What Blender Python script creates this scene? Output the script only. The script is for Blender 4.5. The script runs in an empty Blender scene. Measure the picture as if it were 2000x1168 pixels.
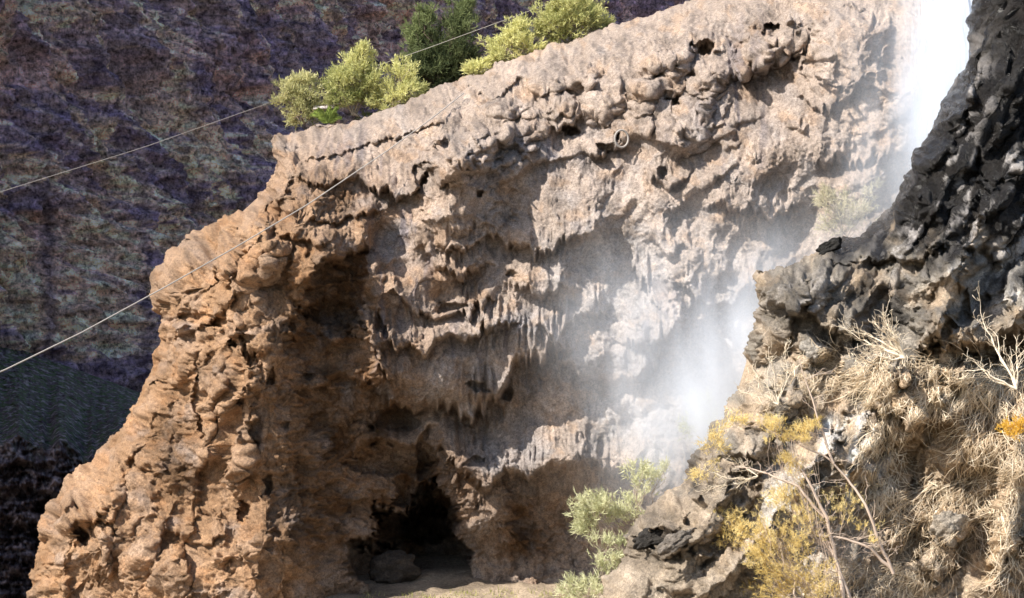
import bpy, math, random
import numpy as np
from mathutils import Vector

# ------------------------------------------------------------------ camera, light, world
scene = bpy.context.scene
F = 3600.0; CX = 1000.0; CY = 584.0; CAMZ = 9.5
cam_d = bpy.data.cameras.new("camera"); cam = bpy.data.objects.new("camera", cam_d)
scene.collection.objects.link(cam); scene.camera = cam
cam.location = (0, 0, CAMZ); cam.rotation_euler = (math.pi/2, 0, 0)
cam_d.sensor_width = 36.0; cam_d.lens = 36.0*F/2000.0
cam_d.clip_start = 0.5; cam_d.clip_end = 3000

SUN = Vector((-0.63, -0.37, 0.68)).normalized()
elev = math.asin(SUN.z); azim = math.atan2(SUN.x, SUN.y)
w = bpy.data.worlds.new("World"); scene.world = w; w.use_nodes = True
nt = w.node_tree; nt.nodes.clear()
sky = nt.nodes.new("ShaderNodeTexSky"); sky.sky_type = 'NISHITA'; sky.sun_disc = False
sky.sun_elevation = elev; sky.sun_rotation = azim
bg = nt.nodes.new("ShaderNodeBackground"); bg.inputs[1].default_value = 0.125
wo = nt.nodes.new("ShaderNodeOutputWorld")
nt.links.new(sky.outputs[0], bg.inputs[0]); nt.links.new(bg.outputs[0], wo.inputs[0])
sd = bpy.data.lights.new("sun", 'SUN'); sd.energy = 5.0; sd.angle = math.radians(0.5); sd.color = (1.0, 0.95, 0.87)
so = bpy.data.objects.new("sun", sd); scene.collection.objects.link(so)
so.rotation_euler = SUN.to_track_quat('Z', 'Y').to_euler()
scene.view_settings.view_transform = 'Standard'; scene.view_settings.look = 'None'
scene.view_settings.exposure = 0.9; scene.view_settings.gamma = 1.0
scene.cycles.denoising_prefilter = 'ACCURATE'; scene.cycles.max_bounces = 6; scene.cycles.diffuse_bounces = 3; scene.cycles.volume_bounces = 4
scene.cycles.transparent_max_bounces = 12
scene.cycles.volume_max_steps = 128

# ------------------------------------------------------------------ helpers
def at(px, py, Y):
    return Vector(((px-CX)/F*Y, Y, CAMZ+(CY-py)/F*Y))

def tag(o, label=None, cat=None, group=None, kind=None):
    if label: o['label'] = label
    if cat: o['category'] = cat
    if group: o['group'] = group
    if kind: o['kind'] = kind
    return o

def link(o, parent=None):
    scene.collection.objects.link(o)
    if parent is not None: o.parent = parent
    return o

def empty(name, loc):
    o = bpy.data.objects.new(name, None); o.location = loc; o.empty_display_size = .2
    return link(o)

def mesh_np(name, verts, faces, mat, parent=None, smooth=True, cols=None):
    """verts (n,3) float array, faces (m,k) int array with k = 3 or 4"""
    verts = np.asarray(verts, np.float32); faces = np.asarray(faces, np.int32)
    me = bpy.data.meshes.new(name)
    n, m, k = len(verts), len(faces), faces.shape[1]
    me.vertices.add(n); me.vertices.foreach_set("co", verts.ravel())
    me.loops.add(m*k); me.loops.foreach_set("vertex_index", faces.ravel())
    me.polygons.add(m); me.polygons.foreach_set("loop_start", np.arange(0, m*k, k, dtype=np.int32))
    me.polygons.foreach_set("use_smooth", np.full(m, smooth))
    if cols is not None:
        a = me.color_attributes.new("tint", 'FLOAT_COLOR', 'POINT')
        c4 = np.ones((n, 4), np.float32); c4[:, :cols.shape[1]] = cols
        a.data.foreach_set("color", c4.ravel())
    me.update(); me.validate()
    me.materials.append(mat)
    o = bpy.data.objects.new(name, me)
    return link(o, parent)

# ---- noise in numpy
_rng = np.random.RandomState(7)
_perm = _rng.permutation(4096).astype(np.int64)
_ang = _rng.rand(4096)*2*np.pi
_gx = np.cos(_ang).astype(np.float32); _gy = np.sin(_ang).astype(np.float32)
_r1 = _rng.rand(4096).astype(np.float32); _r2 = _rng.rand(4096).astype(np.float32)
def _h(i, j, s): return _perm[(_perm[(i+s*131) & 4095]+j) & 4095]
def pn(x, y, s=0):
    x = np.asarray(x, np.float32); y = np.asarray(y, np.float32)
    xi = np.floor(x).astype(np.int64); yi = np.floor(y).astype(np.int64)
    xf = x-xi; yf = y-yi
    u = xf*xf*xf*(xf*(xf*6-15)+10); v = yf*yf*yf*(yf*(yf*6-15)+10)
    def g(a, b):
        h = _h(xi+a, yi+b, s); return _gx[h]*(xf-a)+_gy[h]*(yf-b)
    n00 = g(0, 0); n10 = g(1, 0); n01 = g(0, 1); n11 = g(1, 1)
    return ((n00*(1-u)+n10*u)*(1-v)+(n01*(1-u)+n11*u)*v)*1.5
def fbm(x, y, o=4, s=0, gain=.5):
    r = 0; a = 1
    for k in range(o):
        r = r+a*pn(x*2**k, y*2**k, s+k*7); a *= gain
    return r
def billow(x, y, o=3, s=0, gain=.5):
    r = 0; a = 1
    for k in range(o):
        r = r+a*np.abs(pn(x*2**k, y*2**k, s+k*5)); a *= gain
    return r
def ridge(x, y, o=3, s=0, gain=.5):
    r = 0; a = 1
    for k in range(o):
        r = r+a*(1-np.abs(pn(x*2**k, y*2**k, s+k*5)))**2; a *= gain
    return r
def worley(x, y, s=0):
    xi = np.floor(x).astype(np.int64); yi = np.floor(y).astype(np.int64)
    f1 = np.full(x.shape, 9., np.float32)
    f2 = np.full(x.shape, 9., np.float32); idv = np.zeros(x.shape, np.float32)
    for a in (-1, 0, 1):
        for b in (-1, 0, 1):
            h = _h(xi+a, yi+b, s)
            d = np.sqrt((xi+a+_r1[h]-x)**2+(yi+b+_r2[h]-y)**2).astype(np.float32)
            nearer = d < f1
            f2 = np.where(nearer, f1, np.minimum(f2, d)); idv = np.where(nearer, _r1[(h*7+3) & 4095], idv)
            f1 = np.where(nearer, d, f1)
    return f1, f2, idv
def drape(u, v, su, sv, seed, fr=3.0, fa=.35):
    """overlapping rounded lobes that swell downwards and end in a fringed lip"""
    x = u/su; y = v/sv
    xi = np.floor(x).astype(np.int64); yi = np.floor(y).astype(np.int64)
    fringe = fa*np.clip(.8+1.5*pn(x*.8, y*.8, seed+6), .05, 1.8)*(ridge(u*fr/su, v*.25/sv, 2, seed+3)-.7)
    out = np.zeros(x.shape, np.float32)
    for a in (-1, 0, 1):
        for b in (-2, -1, 0, 1):
            h = _h(xi+a, yi+b, seed)
            cx = xi+a+_r1[h]; cy = yi+b+_r2[h]; k = .55+.45*_r1[(h*13+5) & 4095]; hh = .45+.55*_r2[(h*11+9) & 4095]
            lx = (x-cx)/(.85*k); ly = (y-cy)/(1.0*k)
            w2 = np.maximum(0, 1-lx*lx); edge = np.sqrt(w2)*.75+fringe
            t = edge-ly                       # > 0 above the lip
            body = np.sqrt(w2)*fall(t, 2.1)*nose(t, .42)
            out = np.maximum(out, body*hh)
    return out
def sm(a, b, x):
    t = np.clip((x-a)/(b-a), 0, 1); return t*t*(3-2*t)

def tps(pts, PXg, PYg):
    """thin plate spline through (px, py, value), sampled coarsely then interpolated"""
    p = np.array(pts, np.float64); P = p[:, :2]/500.; v = p[:, 2]; n = len(P)
    def phi(r): return np.where(r > 1e-9, r*r*np.log(np.maximum(r, 1e-9)), 0)
    A = np.zeros((n+3, n+3)); r = np.linalg.norm(P[:, None]-P[None], axis=2)
    A[:n, :n] = phi(r)+np.eye(n)*0.002; A[:n, n] = 1; A[:n, n+1:] = P; A[n, :n] = 1; A[n+1:, :n] = P.T
    c = np.linalg.solve(A, np.concatenate([v, np.zeros(3)]))
    x0, x1, y0, y1 = PXg.min(), PXg.max(), PYg.min(), PYg.max()
    gx = np.linspace(x0, x1, 160); gy = np.linspace(y0, y1, 120)
    GX, GY = np.meshgrid(gx/500., gy/500.)
    out = c[n]+c[n+1]*GX+c[n+2]*GY
    for k in range(n): out += c[k]*phi(np.hypot(GX-P[k, 0], GY-P[k, 1]))
    fx = (PXg-x0)/(x1-x0)*159; fy = (PYg-y0)/(y1-y0)*119
    ix = np.clip(fx.astype(int), 0, 158); iy = np.clip(fy.astype(int), 0, 118); fx -= ix; fy -= iy
    return ((out[iy, ix]*(1-fx)+out[iy, ix+1]*fx)*(1-fy)+(out[iy+1, ix]*(1-fx)+out[iy+1, ix+1]*fx)*fy).astype(np.float32)

def polydist(PXg, PYg, line, inside_right=True):
    """signed distance (positive on the cliff side) and unit direction towards the inside"""
    best = np.full(PXg.shape, 1e9, np.float32); sx = np.zeros_like(best); sy = np.zeros_like(best); sg = np.ones_like(best)
    L = np.array(line, np.float32)
    for a, b in zip(L[:-1], L[1:]):
        d = b-a; l2 = (d**2).sum()
        t = np.clip(((PXg-a[0])*d[0]+(PYg-a[1])*d[1])/l2, 0, 1)
        qx = a[0]+t*d[0]; qy = a[1]+t*d[1]
        dd = np.hypot(PXg-qx, PYg-qy); m = dd < best
        cr = d[0]*(PYg-a[1])-d[1]*(PXg-a[0])
        best = np.where(m, dd, best); sx = np.where(m, qx, sx); sy = np.where(m, qy, sy); sg = np.where(m, np.sign(cr), sg)
    # side by even-odd against the closed polygon is done by caller through sg of nearest segment
    return best, sx, sy, sg

def inpoly(PXg, PYg, poly):
    ins = np.zeros(PXg.shape, bool); n = len(poly)
    for i in range(n):
        x1, y1 = poly[i]; x2, y2 = poly[(i+1) % n]
        if y1 == y2: continue
        c = ((y1 > PYg) != (y2 > PYg)) & (PXg < (x2-x1)*(PYg-y1)/(y2-y1)+x1)
        ins ^= c
    return ins

def blob(PXg, PYg, pts):
    """soft painted mask: list of (px, py, rx, ry, value)"""
    r = np.zeros(PXg.shape, np.float32)
    for (x, y, rx, ry, v) in pts:
        r = np.maximum(r, v*np.exp(-(((PXg-x)/rx)**2+((PYg-y)/ry)**2)))
    return r

def nose(t, w):
    q = np.clip(1-t/w, 0, 1); return np.where(t > 0, np.sqrt(np.maximum(0, 1-q*q)), 0)
def fall(t, w):
    q = np.clip(t/w, 0, 1); return .5+.5*np.cos(np.pi*q)
def ledges(PXg, PYg, L, H, seed=0):
    for k, (pts, a, wd, dr) in enumerate(L):
        p = np.array(sorted(pts), np.float32); x0, x1 = p[0, 0], p[-1, 0]
        m = (PXg > x0-25) & (PXg < x1+25)
        x = PXg[m]; y = PYg[m]
        xx = x/60.+seed
        ly = np.interp(x, p[:, 0], p[:, 1])+20*pn(xx*.8, xx*0+k*3.3, 3)+8*pn(xx*2.1, xx*0+k*5.3, 6)
        dr = dr*np.clip(.8+1.4*pn(xx*.9, xx*0+k*2.1, 7), .1, 1.7)
        ly = ly+dr*(ridge(xx*2.6, y/260.+k*1.7, 2, 11)-0.75)*0.9+dr*.45*(ridge(xx*7, y/140.+k*2.7, 1, 5)-.5)
        t = ly-y
        win = sm(x0-25, x0+20, x)*(1-sm(x1-20, x1+25, x))
        up = nose(t, wd*.45)*fall(t, wd*2.6)
        lo = sm(3, -3, t)*fall(-t, wd*1.5)
        H[m] += win*a*(up-0.45*lo)
    return H

def ridges(PXg, PYg, L, H, seed=0):
    """crest lines with a long sunny side and a short steep side"""
    for k, (pts, a, wl, wr) in enumerate(L):
        p = np.array(pts, np.float32); y0, y1 = p[0, 1], p[-1, 1]
        m = (PYg > y0-40) & (PYg < y1+40); X = PXg[m]; Y = PYg[m]
        xr = np.interp(Y, p[:, 1], p[:, 0])+16*pn(Y/55.+k*7, Y*0+seed+k*1.3, 24)+7*pn(Y/18.+k*3, Y*0+seed, 25)+6*pn(X/30., Y/30., 26)
        dx = X-xr; win = sm(y0-40, y0+30, Y)*(1-sm(y1-30, y1+40, Y))*(.75+.5*pn(Y/70., Y*0+k*2.2, 27))
        H[m] += a*win*fall(-dx, wl*2.4)*nose(wr*1.6-dx, wr*1.6)
    return H

def lumps(PXg, PYg, L, H):
    for e in L:
        x, y, rx, ry, a = e[:5]; an = math.radians(e[5]) if len(e) > 5 else 0; R_ = max(rx, ry)*1.5
        m = (np.abs(PXg-x) < R_) & (np.abs(PYg-y) < R_)
        X = PXg[m]; Y = PYg[m]
        q = 1+.35*pn(X/38., Y/38., 21)+.22*pn(X/14., Y/14., 22)+.10*pn(X/6., Y/6., 23)
        lx = (X-x)*math.cos(an)+(Y-y)*math.sin(an); ly = -(X-x)*math.sin(an)+(Y-y)*math.cos(an)
        r2 = ((lx/rx)**2+(ly/ry)**2)*q*q
        H[m] += a*.95*np.maximum(0, 1-r2)**.58
    return H

def holes(PXg, PYg, L, H):
    for (x, y, rx, ry, a) in L:
        m = (np.abs(PXg-x) < rx*1.9) & (np.abs(PYg-y) < ry*1.9)
        X = PXg[m]; Y = PYg[m]
        q = 1+.45*pn(X/(rx*1.1), Y/(ry*1.1), 31)+.15*pn(X/(rx*.4), Y/(ry*.4), 32)
        r = np.sqrt(((X-x)/rx)**2+((Y-y)/ry)**2)*q
        r = r+.10*pn(X/7., Y/7., 36); H[m] -= a*(sm(1.12, .9, r)*.75+.25*sm(.9, .3, r))
    return H

SURF = {}
def surface(name, x0, x1, y0, y1, step, sil, Yref, Hfun, Dfun, Cfun, mat, R=90, deep=9., margin=110, poly=None, back=26.):
    """a rock face as a real sheet: every node has its own depth, it rounds away at the skyline and runs back behind it"""
    xs = np.arange(x0, x1+step, step, dtype=np.float32); ys = np.arange(y0, y1+step, step, dtype=np.float32)
    PXg, PYg = np.meshgrid(xs, ys)
    best, sx, sy, _ = polydist(PXg, PYg, sil)
    ins = inpoly(PXg, PYg, poly)
    jit = 5*pn(PXg/34., PYg/34., 71)+3*pn(PXg/13., PYg/13., 72)
    d = np.where(ins, best, -best)
    H, Hs = Hfun(PXg, PYg)
    # rounding near the skyline
    q = np.clip(1-d/R, 0, 1)
    rnd = deep*(1-np.sqrt(np.maximum(0, 1-q*q)))
    dist = np.maximum(best, 1e-3); ux = (sx-PXg)/dist; uy = (sy-PYg)/dist     # from node to skyline
    out = np.maximum(-d, 0)
    pull = out*1.25
    Xp = PXg+np.where(ins, 0, ux*pull); Yp = PYg+np.where(ins, 0, uy*pull)
    Xp = Xp+ (ux*np.where(ins, 1, -1))*jit*np.exp(-best/14.)
    Yp = Yp+ (uy*np.where(ins, 1, -1))*jit*np.exp(-best/14.)
    Y = Yref-H+rnd+back*(out/margin)
    P = np.stack([(Xp-CX)/F*Y, Y, CAMZ+(CY-Yp)/F*Y], -1)
    # normals of the large form (smoothed), detail goes along them
    YS_ = Y+H-Hs; S = np.stack([(Xp-CX)/F*YS_, YS_, CAMZ+(CY-Yp)/F*YS_], -1)
    for _ in range(14):
        S[1:-1] = (S[:-2]+S[1:-1]*2+S[2:])/4; S[:, 1:-1] = (S[:, :-2]+S[:, 1:-1]*2+S[:, 2:])/4
    du = np.gradient(S, axis=1); dv = np.gradient(S, axis=0)
    N = np.cross(dv, du); N /= np.maximum(np.linalg.norm(N, axis=-1, keepdims=True), 1e-9)
    N[N[..., 1] > 0.6] *= 1
    D = Dfun(PXg, PYg)
    P = P+N*D[..., None]
    C = Cfun(PXg, PYg, H, D, N)
    ny, nx = PXg.shape
    idx = np.arange(ny*nx).reshape(ny, nx)
    f = np.stack([idx[:-1, :-1], idx[1:, :-1], idx[1:, 1:], idx[:-1, 1:]], -1).reshape(-1, 4)
    keep = (d[:-1, :-1] > -margin).ravel()
    f = f[keep]
    used = np.unique(f); remap = -np.ones(ny*nx, np.int64); remap[used] = np.arange(len(used))
    o = mesh_np(name, P.reshape(-1, 3)[used], remap[f], mat, cols=C.reshape(-1, C.shape[-1])[used])
    # depth of the finished face at a picture position (for things that stand on it)
    YS = P[..., 1]
    def depth(px, py):
        i = int(np.clip((py-y0)/step, 0, ny-1)); j = int(np.clip((px-x0)/step, 0, nx-1))
        return float(YS[max(0, i-1):i+2, max(0, j-1):j+2].min())
    SURF[name] = depth
    return o

# ------------------------------------------------------------------ materials
def rock_mat(name, bump=.35, scale=1.0, rough=.9, wet=False, bdist=.05):
    m = bpy.data.materials.new(name); m.use_nodes = True; t = m.node_tree; N = t.nodes; Lk = t.links
    b = N["Principled BSDF"]
    at_ = N.new("ShaderNodeAttribute"); at_.attribute_name = "tint"
    tc = N.new("ShaderNodeTexCoord")
    n1 = N.new("ShaderNodeTexNoise"); n1.inputs["Scale"].default_value = 2.2*scale; n1.inputs["Detail"].default_value = 12; n1.inputs["Roughness"].default_value = .68
    n2 = N.new("ShaderNodeTexNoise"); n2.inputs["Scale"].default_value = 9*scale; n2.inputs["Detail"].default_value = 10; n2.inputs["Roughness"].default_value = .7
    Lk.new(tc.outputs["Object"], n1.inputs["Vector"]); Lk.new(tc.outputs["Object"], n2.inputs["Vector"])
    r = N.new("ShaderNodeMapRange"); r.inputs[1].default_value = .3; r.inputs[2].default_value = .7; r.inputs[3].default_value = .70; r.inputs[4].default_value = 1.28
    Lk.new(n1.outputs[0], r.inputs[0])
    mul = N.new("ShaderNodeVectorMath"); mul.operation = 'SCALE'
    n3 = N.new("ShaderNodeTexNoise"); n3.inputs["Scale"].default_value = 13*scale/2.; n3.inputs["Detail"].default_value = 6; n3.inputs["Roughness"].default_value = .75; Lk.new(tc.outputs["Object"], n3.inputs["Vector"])
    r2 = N.new("ShaderNodeMapRange"); r2.inputs[1].default_value = .34; r2.inputs[2].default_value = .60; r2.inputs[3].default_value = .48; r2.inputs[4].default_value = 1.16; Lk.new(n3.outputs[0], r2.inputs[0])
    mm = N.new("ShaderNodeMath"); mm.operation = 'MULTIPLY'; Lk.new(r.outputs[0], mm.inputs[0]); Lk.new(r2.outputs[0], mm.inputs[1])
    Lk.new(at_.outputs["Color"], mul.inputs[0]); Lk.new(mm.outputs[0], mul.inputs["Scale"])
    Lk.new(mul.outputs[0], b.inputs["Base Color"])
    add = N.new("ShaderNodeMath"); add.operation = 'MULTIPLY_ADD'; add.inputs[1].default_value = .45
    Lk.new(n2.outputs[0], add.inputs[0]); Lk.new(n1.outputs[0], add.inputs[2])
    bp = N.new("ShaderNodeBump"); bp.inputs["Strength"].default_value = bump; bp.inputs["Distance"].default_value = bdist*6
    Lk.new(add.outputs[0], bp.inputs["Height"]); Lk.new(bp.outputs[0], b.inputs["Normal"])
    b.inputs["Roughness"].default_value = rough
    b.inputs["Specular IOR Level"].default_value = .25
    if wet:
        # alpha of the attribute carries wetness
        rr = N.new("ShaderNodeMapRange"); rr.inputs[3].default_value = .9; rr.inputs[4].default_value = .3
        n4 = N.new("ShaderNodeTexNoise"); n4.inputs["Scale"].default_value = 3.; n4.inputs["Detail"].default_value = 6; Lk.new(tc.outputs["Object"], n4.inputs["Vector"])
        r4 = N.new("ShaderNodeMapRange"); r4.inputs[1].default_value = .42; r4.inputs[2].default_value = .6; r4.inputs[3].default_value = .16; r4.inputs[4].default_value = .42; Lk.new(n4.outputs[0], r4.inputs[0]); Lk.new(r4.outputs[0], rr.inputs[4])
        Lk.new(at_.outputs["Alpha"], rr.inputs[0]); Lk.new(rr.outputs[0], b.inputs["Roughness"])
        r3 = N.new("ShaderNodeMapRange"); r3.inputs[3].default_value = .2; r3.inputs[4].default_value = .3
        Lk.new(at_.outputs["Alpha"], r3.inputs[0]); Lk.new(r3.outputs[0], b.inputs["Specular IOR Level"])
    return m

M_cliff = rock_mat("travertine", .8, 2.2)
M_fore = rock_mat("wet_dark_rock", .75, 3.2, wet=True)
M_far = rock_mat("far_canyon_rock", .9, .35, bdist=.35)
M_ground = rock_mat("ground_soil", .5, 2.)

def far_material():
    m = bpy.data.materials.new("canyon_rock"); m.use_nodes = True; t = m.node_tree; N = t.nodes; Lk = t.links; b = N["Principled BSDF"]
    at_ = N.new("ShaderNodeAttribute"); at_.attribute_name = "tint"; tc = N.new("ShaderNodeTexCoord")
    def noise(rot, sc, scale, det=12, ro=.72):
        mp = N.new("ShaderNodeMapping"); mp.vector_type = 'TEXTURE'; mp.inputs["Rotation"].default_value = rot; mp.inputs["Scale"].default_value = sc
        no = N.new("ShaderNodeTexNoise"); no.inputs["Scale"].default_value = scale; no.inputs["Detail"].default_value = det; no.inputs["Roughness"].default_value = ro
        Lk.new(tc.outputs["Object"], mp.inputs[0]); Lk.new(mp.outputs[0], no.inputs[0]); return no
    def rng(src, a, b_, c, d):
        r = N.new("ShaderNodeMapRange"); r.inputs[1].default_value = a; r.inputs[2].default_value = b_; r.inputs[3].default_value = c; r.inputs[4].default_value = d; Lk.new(src, r.inputs[0]); return r
    n1 = noise((math.radians(-38), 0, 0), (1, 2.0, .7), .8); n2 = noise((0, 0, 0), (1, 1.9, 1.0), 2.4, 10, .78); n3 = noise((0, 0, 0), (.8, 1.0, 3.6), .6, 10, .7)
    a1 = rng(n1.outputs[0], .44, .54, 0, 1); a2 = rng(n2.outputs[0], .38, .64, .22, 2.4); a3 = rng(n3.outputs[0], .42, .54, .72, 1.2)
    nav = N.new("ShaderNodeMix"); nav.data_type = 'RGBA'; nav.inputs[6].default_value = (.33, .245, .26, 1); Lk.new(a1.outputs[0], nav.inputs[0]); Lk.new(at_.outputs["Color"], nav.inputs[7])
    h = N.new("ShaderNodeMix"); h.data_type = 'RGBA'; h.inputs[0].default_value = .45; Lk.new(nav.outputs[2], h.inputs[7]); Lk.new(at_.outputs["Color"], h.inputs[6]); h.inputs[0].default_value = .62
    pr = N.new("ShaderNodeMath"); pr.operation = 'MULTIPLY'; Lk.new(a2.outputs[0], pr.inputs[0]); Lk.new(a3.outputs[0], pr.inputs[1])
    sc = N.new("ShaderNodeVectorMath"); sc.operation = 'SCALE'; Lk.new(h.outputs[2], sc.inputs[0]); Lk.new(pr.outputs[0], sc.inputs["Scale"]); Lk.new(sc.outputs[0], b.inputs["Base Color"])
    ad = N.new("ShaderNodeMath"); ad.operation = 'MULTIPLY_ADD'; ad.inputs[1].default_value = .5; Lk.new(n2.outputs[0], ad.inputs[0]); Lk.new(n1.outputs[0], ad.inputs[2])
    bp = N.new("ShaderNodeBump"); bp.inputs["Strength"].default_value = 1.; bp.inputs["Distance"].default_value = 2.2; Lk.new(ad.outputs[0], bp.inputs["Height"]); Lk.new(bp.outputs[0], b.inputs["Normal"])
    b.inputs["Roughness"].default_value = .95; b.inputs["Specular IOR Level"].default_value = .1
    return m
M_far = far_material()
M_scree = rock_mat("scree_rock", .7, .3, bdist=.25)

def leaf_mat(name, c1, c2, trans=.35):
    m = bpy.data.materials.new(name); m.use_nodes = True; t = m.node_tree; N = t.nodes; Lk = t.links; N.clear()
    g = N.new("ShaderNodeTexCoord"); no = N.new("ShaderNodeTexNoise"); no.inputs["Scale"].default_value = 2.5; no.inputs["Detail"].default_value = 5
    Lk.new(g.outputs["Object"], no.inputs["Vector"])
    at_ = N.new("ShaderNodeAttribute"); at_.attribute_name = "tint"
    mx = N.new("ShaderNodeMix"); mx.data_type = 'RGBA'; mx.inputs[6].default_value = (*c1, 1); mx.inputs[7].default_value = (*c2, 1)
    Lk.new(at_.outputs["Fac"], mx.inputs[0])
    d = N.new("ShaderNodeBsdfDiffuse"); tr = N.new("ShaderNodeBsdfTranslucent"); ms = N.new("ShaderNodeMixShader"); o = N.new("ShaderNodeOutputMaterial")
    ms.inputs[0].default_value = trans
    Lk.new(mx.outputs[2], d.inputs[0]); Lk.new(mx.outputs[2], tr.inputs[0]); Lk.new(d.outputs[0], ms.inputs[1]); Lk.new(tr.outputs[0], ms.inputs[2]); Lk.new(ms.outputs[0], o.inputs[0])
    return m
def plain_mat(name, c, rough=.8, var=.3, scale=6):
    m = bpy.data.materials.new(name); m.use_nodes = True; t = m.node_tree; N = t.nodes; Lk = t.links
    b = N["Principled BSDF"]; no = N.new("ShaderNodeTexNoise"); no.inputs["Scale"].default_value = scale; no.inputs["Detail"].default_value = 6
    tc = N.new("ShaderNodeTexCoord"); Lk.new(tc.outputs["Object"], no.inputs["Vector"])
    mx = N.new("ShaderNodeMix"); mx.data_type = 'RGBA'
    mx.inputs[6].default_value = (*[k*(1-var) for k in c], 1); mx.inputs[7].default_value = (*[min(1, k*(1+var)) for k in c], 1)
    Lk.new(no.outputs[0], mx.inputs[0]); Lk.new(mx.outputs[2], b.inputs["Base Color"]); b.inputs["Roughness"].default_value = rough
    return m

M_bark = plain_mat("pale_bark", (.30, .24, .18))
M_barkd = plain_mat("dark_bark", (.10, .07, .05))
M_twig = leaf_mat("dry_twigs", (.50, .36, .22), (.95, .84, .66), .1)

# ------------------------------------------------------------------ main travertine cliff
SIL = [(40,1330),(48,1200),(55,1110),(78,1030),(120,960),(190,900),(240,835),(262,790),(292,725),(310,668),(312,610),(322,548),
       (345,515),(400,465),(440,418),(490,392),(515,350),(532,300),(540,266),(575,250),(615,238),(700,225),(780,195),(870,160),(960,122),
       (1060,92),(1190,44),(1300,8),(1400,-30),(1560,-90),(1800,-170),(2200,-240)]
POLY = SIL+[(2400,-240),(2400,1500),(40,1500)]
CP = [(60,1100,-2.5),(190,900,-2.5),(300,700,-2),(330,530,-2),(490,390,-1.5),(540,270,-2),
 (200,1050,0),(330,900,0),(430,1000,2),(430,780,2),(420,600,1),(520,560,2.6),(530,430,1.5),(560,320,.5),(540,700,3.2),(530,850,3.2),(520,1000,3.4),(500,1150,3.6),(330,1100,1.5),(150,1150,-1),(350,780,-.2),(370,930,.4),(360,1050,1.2),
 (620,600,1.9),(650,800,1.7),(700,1000,.7),(660,1150,1.9),(620,1000,2.2),(800,1000,-.7),(780,850,.1),(850,1140,-.6),(1050,1150,0),(600,700,2.1),(580,900,2.7),
 (700,450,1.2),(720,600,2.2),(750,700,2.2),(850,600,2.0),(900,450,1.6),(850,330,1.2),(900,700,2.5),(1000,650,2.2),(1000,800,.3),(900,840,.5),(950,900,1.3),(1080,880,1.5),(1000,1050,-.8),(1130,1050,-.5),
 (650,300,0),(800,250,-.5),(800,200,-2.5),(700,240,-2),(950,150,-3),(1000,250,0),(1200,120,-1.2),(1200,60,-3.5),(1100,350,1.4),(1200,300,1.0),(1100,500,2.0),(1200,450,2.1),(1250,380,1.8),
 (1290,450,2.2),(1300,560,2.4),(1270,650,2.6),(1200,600,2.0),(1150,680,2.1),(1200,740,2.0),(1150,850,1.6),(1250,900,2.1),(1400,600,3.4),(1400,800,3.2),(1400,1000,2.6),(1500,480,3.7),(1400,300,2),(1400,180,1),(1350,80,-1.2),(1400,0,-3.5),(1550,0,-1.5),(1550,100,.5),(1650,80,2.6),(1760,60,2.6),(1620,160,2.2),(1650,300,3.6),(1500,350,3.0),(1550,450,3.4),(1600,600,3.9),(1700,200,3.6),(1800,100,4),(1800,400,4.6),(1900,300,4.8),(1600,900,3),(1900,800,4),(1700,-150,-3),(1300,1150,0),(1700,1200,0),(2000,0,4.5),(2100,1100,4),(100,1300,-1),(700,1300,1),(1500,1300,0),(200,600,-3),(400,200,-4)]
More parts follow.
